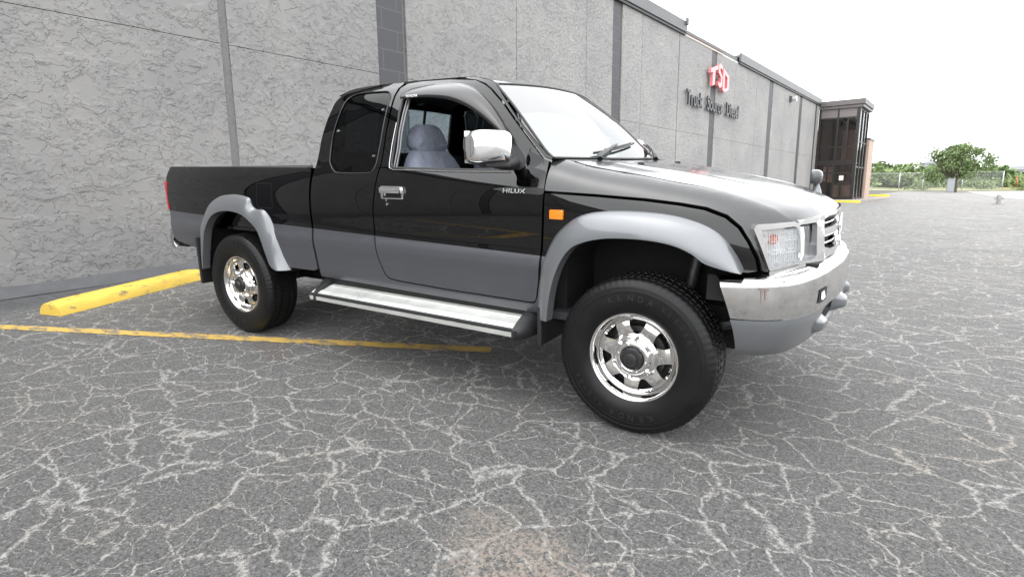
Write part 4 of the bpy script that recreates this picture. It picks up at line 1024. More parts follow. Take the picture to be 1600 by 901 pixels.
    bm = bmesh.new(); box(bm, -.50, -.475, *sorted((sg * .60, sg * .875)), .36, .56, bev=.004)
    new_obj('front_mud_flap', bm, M_PLA, TR, 30)
    # running board
    rb = bpy.data.objects.new('running_board', None); link(rb, TR)
    def bd(bm, prof, x0, x1, n_=20, mi=0):
        prev = None
        for i in range(n_ + 1):
            x_ = x0 + (x1 - x0) * i / n_; ring = [bm.verts.new((x_, sg * a, b)) for a, b in prof]
            if prev:
                for q_ in range(len(prof)): bm.faces.new((prev[q_], prev[(q_ + 1) % len(prof)], ring[(q_ + 1) % len(prof)], ring[q_])).material_index = mi
            else: bm.faces.new(ring)
            prev = ring
        bm.faces.new(prev[::-1])
    bm = bmesh.new(); bd(bm, [(.795, .478), (.80, .486), (.835, .483), (.84, .479), (.90, .464), (.905, .466), (.938, .452), (.945, .446), (.945, .440), (.80, .440)], -2.16, -.60); bmesh.ops.recalc_face_normals(bm, faces=bm.faces[:]); new_obj('step_plate', bm, M_ALU, rb, 25)
    bm = bmesh.new(); bd(bm, [(.942, .452), (.956, .446), (.956, .436), (.942, .434)], -2.16, -.60); bmesh.ops.recalc_face_normals(bm, faces=bm.faces[:]); new_obj('rubber_strip', bm, M_PLA, rb, 25)
    bm = bmesh.new(); bd(bm, [(.94, .433), (.958, .433), (.955, .408), (.93, .400), (.92, .41)], -2.16, -.60); bmesh.ops.recalc_face_normals(bm, faces=bm.faces[:]); new_obj('step_edge', bm, M_ALU, rb, 25)
    for x0, x1 in ((-2.235, -2.10), (-.60, -.525)):
        bm = bmesh.new(); prev = None; r_ = (x0 < -1)
        for i in range(9):
            u = i / 8; x_ = x0 + (x1 - x0) * u; k = math.sin(PI / 2 * (u if r_ else 1 - u)) ** .6 if True else 1
            k = max(.25, k); ring = []
            for a, b in ((.76, .50), (.82, .515), (.87, .495), (.93, .465), (.962, .445), (.962, .405), (.93, .385), (.78, .39)):
                ring.append(bm.verts.new((x_, sg * (.78 + (a - .78) * k), .43 + (b - .43) * (.6 + .4 * k))))
            if prev:
                for q_ in range(8): bm.faces.new((prev[q_], prev[(q_ + 1) % 8], ring[(q_ + 1) % 8], ring[q_]))
            else: bm.faces.new(ring)
            prev = ring
        bm.faces.new(prev[::-1]); bmesh.ops.recalc_face_normals(bm, faces=bm.faces[:]); new_obj('end_cap', bm, M_PLA, rb, 45)
    for x_ in (-1.9, -1.3, -.8):
        bm = bmesh.new(); tube(bm, [(x_, sg * .55, .50), (x_, sg * .70, .43), (x_, sg * .90, .425)], .018, 8); new_obj('step_bracket', bm, M_DARK, rb, 60)
    # sill behind the door bottom
    bm = bmesh.new(); box(bm, -2.2, -.50, *sorted((sg * .70, sg * .795)), .455, .60, bev=.01); new_obj('sill_underside', bm, M_DARK, TR, 40)
    # tail lamp and rear bumper end
    bm = bmesh.new()
    yo_ = -side(-4.07, 1.0)[1]
    box(bm, -4.084, -4.06, *sorted((sg * (yo_ - .14), sg * (yo_ + .002))), .90, 1.13, bev=.008); new_obj('tail_lamp', bm, M_REDL, TR, 40)
    # front wheel side seal of bonnet gap etc.

# ------------------------------------------------------------------ bonnet
PLTOP = lambda y: plan(y) - .018
def cowl_x(y): return -.245 - .14 * (abs(y) / .69) ** 2.2
HZC = [(0, 1.272), (.16, 1.247), (.40, 1.210), (.66, 1.160), (.82, 1.122), (.91, 1.092), (.97, 1.066), (1.0, 1.048)]
def seam_y(u):
    x_ = -.385 + .982 * u; return YC + (interp(YPLAN, x_) - YC) * .17 - .0035
def bonnet(u, v):
    vv = v * 2 - 1; y = vv * seam_y(u); x = cowl_x(y) + (PLTOP(y) - cowl_x(y)) * u
    zs = interp(ZSEAM, -.385 + .982 * u) + .002; zc = interp(HZC, u); k = abs(vv)
    z = zs + (zc - zs) * (1 - k ** 2.4)
    z += .010 * math.exp(-((k - .60) / .07) ** 2) * math.sin(PI * min(1, max(0, u))) ** .5 * .6     # pressed ridge each side
    if u > .93: z -= .010 * ((u - .93) / .07) ** 2
    return (x, y, z)
bm = bmesh.new(); grid(bm, bonnet, 56, 48)
bm.edges.ensure_lookup_table()
be = [e_ for e_ in bm.edges if e_.is_boundary]; r = bmesh.ops.extrude_edge_only(bm, edges=be)
for v in [g_ for g_ in r['geom'] if isinstance(g_, bmesh.types.BMVert)]: v.co.z -= .02; v.co.x *= .998
bmesh.ops.recalc_face_normals(bm, faces=bm.faces[:])
hood = new_obj('bonnet', bm, M_DUSTY_SHEEN, TR, 40)
bm = bmesh.new()   # dark gutters below the bonnet seams
for sg in SIDES:
    pts = []
    for i in range(24):
        u = i / 23; p = bonnet(u, 0 if sg < 0 else 1); pts.append((p[0], p[1], p[2] - .014))
    tube(bm, pts, .011, 6)
pts = [bonnet(1, v / 40) for v in range(41)]; tube(bm, [(p[0] - .012, p[1], p[2] - .018) for p in pts], .012, 6)
new_obj('bonnet_gap', bm, M_GAP, hood, 60)
for sy_ in (-.24, .24): 
    bm = bmesh.new(); p = bonnet(.10, .5 + sy_); box(bm, p[0] - .02, p[0] + .012, p[1] - .012, p[1] + .012, p[2] - .003, p[2] + .010, bev=.004)
    new_obj('washer_nozzle', bm, M_PLA, hood, 40)

# ------------------------------------------------------------------ windscreen, cowl, wipers
def ws(u, v):
    a = abs(u * 2 - 1); s_ = 1 if u > .5 else -1
    ze = 1.291 + .389 * v; xe = interp([(1.289, -.470), (1.304, -.500), (1.375, -.590), (1.481, -.705), (1.585, -.811), (1.68, -.907)], ze); ye = interp(YS, ze) - .006
    xc, zc = -.315 - .505 * v, 1.283 + .415 * v
    k = a ** 2.2; bl = .022 * math.sin(PI * v)
    return Vector((xc + (xe - xc) * k + bl * .75, s_ * a * ye, zc + (ze - zc) * a ** 2 + bl * .65))
bm = bmesh.new(); grid(bm, ws, 40, 20); bmesh.ops.recalc_face_normals(bm, faces=bm.faces[:])
wsc = new_obj('windscreen', bm, M_WS, TR, 180)
bm = bmesh.new()
for rng in ([ws(i / 40, 0) for i in range(41)], [ws(i / 40, 1) for i in range(41)], [ws(0, j / 20) for j in range(21)], [ws(1, j / 20) for j in range(21)]): tube(bm, rng, .007, 8)
new_obj('windscreen_seal', bm, M_PLA, wsc, 60)
bm = bmesh.new()
def cowlp(u, v):
    y = (u * 2 - 1) * (.745 - .05 * min(1, v * 2.5)); a = ws(u, 0); b = cowl_x(y) + .015
    return Vector((a.x + .01 + (b - a.x) * v, y * (1 - .02 * v), 1.275 - .010 * v - .012 * math.sin(PI * v) - (.01 if abs(y) > .70 else 0)))
grid(bm, cowlp, 40, 5); bmesh.ops.recalc_face_normals(bm, faces=bm.faces[:]); new_obj('cowl_panel', bm, M_PLA, TR, 60)
for (y0, y1, dz) in ((-.48, .06, 0), (.16, .66, 0)):
    bm = bmesh.new(); u0 = (y0 / .7 + 1) / 2; u1 = (y1 / .7 + 1) / 2
    p0 = ws(u0, 0) + Vector((.05, 0, -.002)); pe = ws((u0 + u1) / 2, .13) + Vector((.020, 0, .018))
    tube(bm, [p0, p0 + Vector((-.01, .02, .018)), (p0 + pe) / 2 + Vector((.004, 0, .012)), pe], [.016, .014, .009, .007], 8)
    a_ = ws(u0 + .02, .05) + Vector((.012, 0, .012)); b_ = ws(u1 + .03, .20) + Vector((.012, 0, .012)); 
    pts = [ws(u0 + .02 + (u1 - u0) * i / 12, .035 + .14 * i / 12) + Vector((.012, 0, .012)) for i in range(13)]
    tube(bm, pts, .007, 6); tube(bm, [p + Vector((.004, 0, .010)) for p in pts[2:-2]], .004, 6)
    new_obj('wiper', bm, M_PLA, TR, 60)

# ------------------------------------------------------------------ roof and cab back
ZR = [(-2.16, 1.722), (-2.12, 1.748), (-2.0, 1.772), (-1.8, 1.784), (-1.5, 1.788), (-1.2, 1.776), (-1.0, 1.745), (-.88, 1.716), (-.81, 1.698)]
ZE = [(-2.16, 1.690), (-2.12, 1.712), (-2.05, 1.739), (-1.83, 1.7505), (-1.6, 1.752), (-1.27, 1.747), (-1.15, 1.742), (-1.06, 1.731), (-.96, 1.706), (-.905, 1.684)]
def roof(u, v):
    a = abs(v * 2 - 1); s_ = 1 if v > .5 else -1; xe = -2.155 + 1.25 * u; xc = -2.16 + 1.345 * u
    x = xc + (xe - xc) * a ** 2.2; ze = interp(ZE, xe); ye = interp(YS, ze) + (-.004 if u > .12 else 0); zc = interp(ZR, xc)
    return Vector((x, s_ * a * ye, ze + (zc - ze) * (1 - a ** 2.6)))
bm = bmesh.new(); grid(bm, roof, 60, 44); bmesh.ops.recalc_face_normals(bm, faces=bm.faces[:])
o = new_obj('roof', bm, M_DUSTY_SHEEN, TR, 60); 
bm = bmesh.new(); grid(bm, lambda u, v: roof(u * .96 + .02, v * .96 + .02) - Vector((0, 0, .035)), 20, 16); new_obj('headliner', bm, M_TRIM, TR, 60)
def back(y, z):
    x = interp([(1.0, -2.205), (1.25, -2.203), (1.412, -2.192), (1.543, -2.172), (1.655, -2.148), (1.70, -2.13), (1.74, -2.09)], z)
    return (x + .03 * (abs(y) / .8) ** 4, y, z)
ring = [(interp(YS, z) - .004, z) for z in (.60, .9, 1.2, 1.26, 1.32, 1.45, 1.58, 1.65, 1.69)] + [(.50, 1.722), (.30, 1.738), (0, 1.745)]
poly = [(a, b) for a, b in ring] + [(-a, b) for a, b in ring[::-1][1:]]
RW = smooth_loop([(-.56, 1.37), (-.56, 1.62), (-.52, 1.655), (0, 1.665), (.52, 1.655), (.56, 1.62), (.56, 1.37), (.52, 1.335), (-.52, 1.335)], 3)
bk = panel('cab_back', lambda y, z: (back(y, z)[0], -y, z), poly, [RW], [M_BLACK], TR, -1, .06, .02, center=(-1, 0, 1.2))
for nm, a, b in (('rear_window', -.55, -.245), ('rear_window', -.225, .225), ('rear_window', .245, .55)):
    bm = bmesh.new(); vs = [(a, 1.345), (b, 1.345), (b, 1.655), (a, 1.655)]
    bm.faces.new([bm.verts.new((back(y, z)[0] + .01, y, z)) for y, z in vs]); new_obj(nm, bm, M_SG, bk)
bm = bmesh.new()
for y in (-.235, .235): tube(bm, [Vector(back(y, z)) + Vector((.012, 0, 0)) for z in (1.335, 1.5, 1.665)], .011, 6)
lp = [Vector(back(*q_)) + Vector((.01, 0, 0)) for q_ in RW]; tube(bm, lp + [lp[0]], .012, 6, caps=False); new_obj('rear_window_frame', bm, M_PLA, bk, 60)

# ------------------------------------------------------------------ cab interior
bm = bmesh.new(); box(bm, -2.17, -.30, -.76, .76, .48, .52); box(bm, -2.15, -2.13, -.74, .74, .52, 1.32); new_obj('cab_floor', bm, M_TRIM, TR)
for sg in SIDES:
    bm = bmesh.new(); box(bm, -2.1, -.6, *sorted((sg * .735, sg * .76)), .52, 1.20, bev=.01); new_obj('inner_door_trim', bm, M_TRIM, TR, 40)
    bm = bmesh.new()
    # inner trim round the openings, so the cab reads dark behind the glass
    pn = [(-2.12, 1.2), (-2.12, 1.66), (-2.0, 1.70), (-1.62, 1.70), (-1.62, 1.2)]
    bm.free()
    seat = bpy.data.objects.new('seat', None); link(seat, TR); seat.location = (-1.235, sg * .37, .52)
    bm = bmesh.new(); vs = box(bm, -.28, .30, -.25, .25, .18, .38, bev=.05); new_obj('seat_cushion', bm, M_SEAT, seat, 60)
    def pad(bm, w_, h_, t_, x0, z0, lean, top=.85, e_=.5, n_=28, taper=.0):
        for v_ in range(1): pass
        rows = []
        for j in range(13):
            v = j / 12; ring = []
            for i in range(n_):
                a = 2 * PI * i / n_; c_, s_ = math.cos(a), math.sin(a)
                ed = (math.sin(PI * (.04 + .92 * v))) ** .28
                wy = w_ / 2 * (1 - taper * v) * (abs(c_) ** e_) * (1 if c_ > 0 else -1) * ed; tx = t_ / 2 * (abs(s_) ** .8) * (1 if s_ > 0 else -1) * ed
                nz = noise.noise(Vector((wy * 9, v * 6, x0 * 3))) * .008
                ring.append(bm.verts.new((x0 - lean * v * h_ + tx + nz, wy + nz, z0 + v * h_)))
            if rows:
                for i in range(n_): bm.faces.new((rows[-1][i], rows[-1][(i + 1) % n_], ring[(i + 1) % n_], ring[i])).smooth = True
            rows.append(ring)
        bm.faces.new(rows[0][::-1]); bm.faces.new(rows[-1])
    bm = bmesh.new(); pad(bm, .60, .585, .17, -.20, .24, .28, taper=.10, e_=.4); new_obj('seat_back', bm, M_SEAT, seat, 60)
    bm = bmesh.new(); pad(bm, .37, .185, .14, -.195 - .17, .80, .12, taper=.34, e_=.42); new_obj('headrest', bm, M_SEAT, seat, 60)
bm = bmesh.new(); vs = box(bm, -.80, -.40, -.72, .72, .85, 1.20, bev=.06); box(bm, -.86, -.62, -.62, -.16, 1.14, 1.245, bev=.03); new_obj('dashboard', bm, M_TRIM, TR, 50)
bm = bmesh.new(); cx, cy, cz = -.98, -.37, 1.12; pts = []
for i in range(33):
    a = 2 * PI * i / 32; pts.append((cx + .085 * math.sin(a) * 1.0, cy + .185 * math.cos(a), cz + .165 * math.sin(a)))
tube(bm, pts, .013, 8, caps=False); tube(bm, [(cx, cy, cz), (cx + .22, cy, cz - .10)], .03, 8); tube(bm, [(cx, cy - .18, cz), (cx + .01, cy, cz - .01), (cx, cy + .18, cz)], .014, 6); new_obj('steering_wheel', bm, M_PLA, TR, 60)
bm = bmesh.new(); box(bm, -.98, -.955, -.13, .13, 1.60, 1.66, bev=.01); new_obj('inside_mirror', bm, M_PLA, TR, 40)

# ------------------------------------------------------------------ bed inside, tailgate, rear bumper
bm = bmesh.new(); box(bm, -4.04, -2.24, -.77, .77, .78, .80); box(bm, -2.262, -2.238, -.80, .80, .60, 1.24)
for sg in SIDES:
    box(bm, -4.03, -2.262, *sorted((sg * .735, sg * .755)), .801, 1.22); box(bm, -3.5, -2.7, *sorted((sg * .50, sg * .734)), .801, .98, bev=.03)
new_obj('bed_tub', bm, M_BLACK, TR, 40)
bm = bmesh.new(); box(bm, -4.095, -4.05, -.66, .66, .68, 1.243, bev=.010)
tg = new_obj('tailgate', bm, M_BLACK, TR, 40)
bm = bmesh.new(); box(bm, -4.106, -4.096, -.10, .10, 1.12, 1.17, bev=.004); new_obj('tailgate_handle', bm, M_CHR, tg, 40)
bm = bmesh.new()
RBP = [(0, -4.285), (.5, -4.28), (.70, -4.25), (.775, -4.205), (.80, -4.16), (.805, -4.08)]
def rbump(u, v):
    y = (u * 2 - 1) * .805; a = abs(y); x = interp(RBP, a)
    z = .715 - v * .15; k = math.sin(PI * v); return Vector((x + .028 * (1 - k), y, z + (.012 if v == 0 else 0)))
grid(bm, rbump, 40, 8); o = new_obj('rear_bumper', bm, M_CHRW, TR, 60)
bm = bmesh.new(); box(bm, -4.15, -4.03, -.73, .73, .575, .70, bev=.01); new_obj('bumper_core', bm, M_DARK, TR, 40)

# ------------------------------------------------------------------ front end
FG = [M_CHR, M_BZ]
LAMP = [(0.893, 1.006), (0.886, 1.019), (0.874, 1.026), (0.68, 1.027), (0.650, 1.018), (0.638, 0.995), (0.634, .93), (.636, .88), (0.648, 0.846), (0.824, 0.834), (.832, 0.842), (.860, .915)]
LIN = [(0.866, 1.002), (0.672, 1.006), (0.652, .996), (0.6405, 0.955), (0.6405, 0.892), (0.655, 0.853), (0.808, 0.850), (.822, .856)]
HL = [(.635, .866), (.630, .99), (.620, 1.006), (.585, 1.008), (.568, .998), (.560, .96), (.566, .88), (.585, .862), (.62, .856)]
for sg in SIDES:
    S_ = lambda pts: [(a, b) for a, b in pts]
    fn_ = face
    hl = panel('corner_lamp', fn_, LAMP, [LIN], [M_CHR], TR, sg, .03, .05, center=(0, 0, .9), lift=.008)
    N_ = bpy.data.materials.get('lamp_ribs')
    if N_ is None:
        N_ = M_LENS
    panel('lamp_lens', fn_, inset(LIN, .0), (), [N_], hl, sg, .008, .0, center=(0, 0, .9), lift=.001, bulge=lambda a, b: .0022 * math.cos(a * 2 * PI / .013) + (.0025 if abs(b - .905) < .004 or abs(b - .955) < .004 else 0))
    bm = bmesh.new()
    def lp_(a, b, o_=.004): q_ = Vector(face(a, b)); d_ = Vector((q_.x, q_.y * .6, 0)).normalized(); q_ += d_ * o_; return Vector((q_.x, q_.y if sg < 0 else -q_.y, q_.z))
    for k in range(15):
        a = .662 + k * .0125; tube(bm, [lp_(a + (.0 if a < .80 else 0), b) for b in (.862, .90, .94, .97 if a < .83 else .95, .992 if a < .84 else .96)], .0011, 4)
    for b in (.903, .952): tube(bm, [lp_(.652 + i * .0185, b) for i in range(10)], .0011, 4)
    new_obj('lens_ribs', bm, M_RIB, hl, 60)
    panel('lamp_reflector', fn_, inset(LIN, -.012), (), [M_REFL], hl, sg, .012, .0, center=(0, 0, .9), lift=-.016, bulge=lambda a, b: -.022 * math.exp(-((a - .76) / .05) ** 2 - ((b - .945) / .045) ** 2) * 1.0 + .004 * math.cos(b * 2 * PI / .02))
    bm = bmesh.new(); p = Vector(face(.765, .955)); q_ = Vector(face(.73, .955)); sm = 1 if sg > 0 else -1
    c_ = Vector((p.x - .02, -p.y * sm * -1 if False else (-p.y if sg > 0 else p.y), .957))
    pp = [c_ + Vector((-.018, -.02 * (1 if sg > 0 else -1), 0)), c_, c_ + Vector((.010, .008 * (1 if sg > 0 else -1), 0))]
    tube(bm, pp, [.021, .021, .012], 14); new_obj('amber_bulb', bm, M_ORB, hl, 50)
    h2 = panel('headlamp', fn_, HL, (), [M_LENS], TR, sg, .008, .0, center=(0, 0, .9), lift=.010, bulge=lambda a, b: .0010 * math.cos(a * 2 * PI / .012))
    panel('headlamp_bowl', fn_, inset(HL, -.006), (), [M_REFL], h2, sg, .02, .0, center=(0, 0, .9), lift=-.02)
    panel('lamp_bezel', fn_, [(.637, .848), (.637, 1.02), (.50, 1.026), (.492, .848)], (), [M_BZ], TR, sg, .03, .02, center=(0, 0, .9), lift=-.024)
# grille surround: chrome frame in one sheet across the front
def top_z(s): return 1.030 + .016 * (1 - (abs(s) / .64) ** 2)
def bot_z(s): return .815 + .035 * (1 - (abs(s) / .83) ** 2)
outer = [(s / 20 * .64, top_z(s / 20 * .64)) for s in range(-20, 21)] + [(.65, 1.027)] + [(.83 - i * .083, bot_z(.83 - i * .083) - (0 if True else 0)) for i in range(21)]
outer = [(-.648, 1.028)] + [(s / 20 * .645, top_z(s / 20 * .645)) for s in range(-20, 21)] + [(.648, 1.028), (.648, .842), (.83, .832), (.828, .815)] + [(.80 - i * .08, bot_z(.80 - i * .08)) for i in range(21)] + [(-.828, .815), (-.83, .832), (-.648, .842)]
hg = smooth_loop([(-.41, .895), (-.42, 1.015), (-.2, 1.028), (.2, 1.028), (.42, 1.015), (.41, .895), (.2, .880), (-.2, .880)], 2)
hr = [(.500, .868), (.495, 1.005), (.51, 1.012), (.635, 1.010), (.640, .99), (.640, .866), (.62, .858), (.52, .858)]; hl_ = [(-a, b) for a, b in hr]
hr = [(min(a, .640), b) for a, b in hr]; hl_ = [(-a, b) for a, b in hr]
gr = panel('grille_surround', face, outer, [hg, hr, hl_], [M_CHR], TR, -1, .03, .035, center=(-.5, 0, .93), lift=.006, bulge=lambda a, b: .012 * math.exp(-((abs(a) - .45) / .03) ** 2))
bm = bmesh.new()
for k, z_ in enumerate((.905, .935, .965, .995, 1.012)):
    if k == 2: continue
    pts = [Vector(face(s_ / 20 * .40, z_)) for s_ in range(-20, 21)]; tube(bm, [(p.x - .012, p.y, p.z) for p in pts], .0045, 6)
new_obj('grille_slat', bm, M_CHR, gr, 60)
panel('grille_bar', face, [(-.40, .943), (-.40, .975), (.40, .975), (.40, .943)], (), [M_SIL], gr, -1, .05, .02, center=(-.5, 0, .93), lift=.0)
panel('grille_back', face, [(-.43, .87), (-.43, 1.03), (.43, 1.03), (.43, .87)], (), [M_GAP], gr, -1, .05, .0, center=(-.5, 0, .93), lift=-.05)
bm = bmesh.new(); ex = plan(0) - .012
for a_, b_, cx_, cz_ in ((.075, .050, 0, .96), (.048, .018, 0, .972), (.018, .046, 0, .958)):
    pts = [(ex + .004, cx_ + a_ * math.cos(2 * PI * i / 32), cz_ + b_ * math.sin(2 * PI * i / 32)) for i in range(33)]; tube(bm, pts, .006, 6, caps=False)
new_obj('grille_badge', bm, M_CHR, gr, 60)
M_RST = mat('rust_stain', (.19, .15, .14), .5)
# chrome bumper
def bz(s): return .802 + .048 * (1 - min(1, abs(s) / 1.08) ** 1.6)
def bz0(s): return .636 + .028 * (1 - min(1, abs(s) / 1.03) ** 1.6)
def cb(u, v):
    s = (u * 2 - 1) * 1.090
    zt, zb = bz(s), bz0(s)
    e_ = 1 - .055 * min(1, v / .75) if False else 1
    if v < .62:
        k = v / .62; z = zb + (zt - .035 - zb) * k; s2 = s * (1 - .045 * (1 - k)) ; x, y, z2 = bump(s2, max(z, .62)); off = .004 * math.sin(PI * k)
    else:
        k = (v - .62) / .38; a = k * PI / 2; z = zt - .035 + .035 * math.sin(a); off = -.060 * (1 - math.cos(a)) - .03 * max(0, k - .7); x, y, z2 = bump(s, max(z, .62))
    d = Vector((x - .1, y * .55)); d.normalize()
    return Vector((x + d.x * off, y + d.y * off, z))
bm = bmesh.new(); grid(bm, cb, 96, 22); bmesh.ops.recalc_face_normals(bm, faces=bm.faces[:])
fbm = new_obj('front_bumper', bm, M_CHRW, TR, 180)
def va(u, v):
    s = (u * 2 - 1) * 1.040; a = abs(s); zt = bz0(s) - .006; zb = .462 + .05 * (1 - min(1, a / .62)) 
    z = zt + (zb - zt) * v; x, y, z2 = bump(s * (1 - .06 * v), z)
    tuck = .05 * max(0, v - .75) ** 2 * 16 * .25
    rec = .035 * math.exp(-((a - .33) / .17) ** 4) * math.sin(PI * min(1, v * 1.4)) if v < .72 else 0
    d = Vector((x - .1, y * .55)); d.normalize(); o_ = -tuck - rec - .004
    return Vector((x + d.x * o_, y + d.y * o_, z))
bm = bmesh.new(); grid(bm, va, 96, 16); bmesh.ops.recalc_face_normals(bm, faces=bm.faces[:])
val = new_obj('bumper_apron', bm, M_FLARE, fbm, 50)
for sg in SIDES:
    for s0, s1, z0, z1, dd, mt in ((.455, .585, .515, .615, .040, M_FLARE), (.12, .24, .56, .66, .045, M_FLARE)):
        bm = bmesh.new(); 
        def blk(u, v, s0=s0, s1=s1, z0=z0, z1=z1, dd=dd):
            s = s0 + (s1 - s0) * u; z = z0 + (z1 - z0) * v; x, y, z2 = bump(s, z); k = (min(1, 4 * min(u, 1 - u)) ** .7) * (min(1, 3.2 * min(v, 1 - v)) ** .7) * (.75 + .25 * (1 - v))
            return Vector((x - .03 + (dd + .02) * k, y * (1 if sg < 0 else -1), z))
        grid(bm, blk, 14, 12); new_obj('apron_block', bm, mt, fbm, 50)
    panel('inlet', bump, [(.26, .53), (.26, .60), (.44, .60), (.44, .53)], (), [M_GAP], fbm, sg, .05, 0, center=(0, 0, .6), lift=-.022)
    bl = panel('chrome_reflection_patch', bump, [(.535, .688), (.535, .745), (.62, .740), (.62, .680)], (), [M_PLA], fbm, sg, .03, .0, center=(0, 0, .6), lift=.0065)  # dark square and pale shape laid on the chrome in place of a reflection
    panel('reflection_pale_shape', bump, [(.55, .70), (.575, .735), (.605, .728), (.60, .70), (.58, .692)], (), [M_REFL], bl, sg, .03, .0, center=(0, 0, .6), lift=.009)
    if sg < 0:
        panel('rust_slot', bump, [(.905, .764), (.905, .770), (.945, .770), (.945, .764)], (), [M_RST], fbm, sg, .03, .0, center=(0, 0, .6), lift=.0065)
        for a0, h0 in ((.915, .040), (.930, .052)): panel('rust_streak', bump, [(a0, .763 - h0), (a0 - .003, .763), (a0 + .007, .763), (a0 + .004, .763 - h0)], (), [M_RST], fbm, sg, .03, .0, center=(0, 0, .6), lift=.0062)
bm = bmesh.new(); 
for sg in SIDES: 
    box(bm, .30, .60, *sorted((sg * .30, sg * .80)), .69, .80)
box(bm, .35, .70, -.55, .55, .70, .84); new_obj('bumper_beam', bm, M_DARK, TR)

# engine bay and chassis, all in underbody black
bm = bmesh.new()
box(bm, -.42, .50, -.36, .36, .34, 1.10); box(bm, -.52, -.42, -.70, .70, .52, 1.20); box(bm, .40, .47, -.58, .58, .60, .98)
for sg in SIDES: box(bm, -.46, .42, *sorted((sg * .37, sg * .60)), .99, 1.06)
new_obj('engine_bay', bm, M_DARK, TR)
bm = bmesh.new()
for sg in SIDES: box(bm, -4.05, .55, *sorted((sg * .36, sg * .46)), .46, .58)
box(bm, -2.1, -.7, -.30, .30, .34, .50, bev=.03); box(bm, -3.9, -3.6, -.5, .3, .42, .62, bev=.03); box(bm, -2.7, -2.2, -.34, .40, .38, .56, bev=.03); new_obj('chassis', bm, M_DARK, TR)
for xc in (0, -3.09):
    bm = bmesh.new(); tube(bm, [(xc, -.62, .379), (xc, .62, .379)], .045, 12); r = lathe(bm, [(.0001, -.12), (.12, -.09), (.15, 0), (.12, .09), (.0001, .12)], 16)
    for ring_ in r:
        for v in ring_: v.co += Vector((xc, .08, .379))
    for sg in SIDES: tube(bm, [(xc - .55, sg * .50, .56), (xc - .2, sg * .50, .46), (xc, sg * .5, .44), (xc + .2, sg * .50, .46), (xc + .55, sg * .50, .56)], .022, 6); tube(bm, [(xc + .10, sg * .48, .40), (xc + .18, sg * .44, .88)], .03, 8)
    new_obj('axle', bm, M_STEEL, TR, 50)
# fender mirror on the far wing
fm = bpy.data.objects.new('fender_mirror', None); link(fm, TR); fm.location = (.567, .765, 1.163)
bm = bmesh.new(); prev = None; n_ = 24
for dx, sc_ in ((-.03, .95), (-.025, 1.0), (.0, 1.0), (.015, .9), (.026, .65), (.031, .25)):
    ring = []
    for i in range(n_):
        a = 2 * PI * i / n_; c_, s_ = math.cos(a), math.sin(a); ring.append(bm.verts.new((dx, .065 * sc_ * abs(c_) ** .6 * (1 if c_ > 0 else -1), .046 * sc_ * abs(s_) ** .6 * (1 if s_ > 0 else -1))))
    if prev:
        for i in range(n_): bm.faces.new((prev[i], prev[(i + 1) % n_], ring[(i + 1) % n_], ring[i]))
    else: bm.faces.new(ring[::-1])
    prev = ring
bm.faces.new(prev); bmesh.ops.recalc_face_normals(bm, faces=bm.faces[:]); new_obj('mirror_shell', bm, mat('satin_black_shell', (.05, .05, .052), .3, coat=.4), fm, 50)
bm = bmesh.new(); tube(bm, [(.012, -.01, -.135), (.008, -.005, -.075), (.0, 0, -.035)], [.034, .020, .012], 12); new_obj('mirror_stalk', bm, M_FLARE, fm, 60)

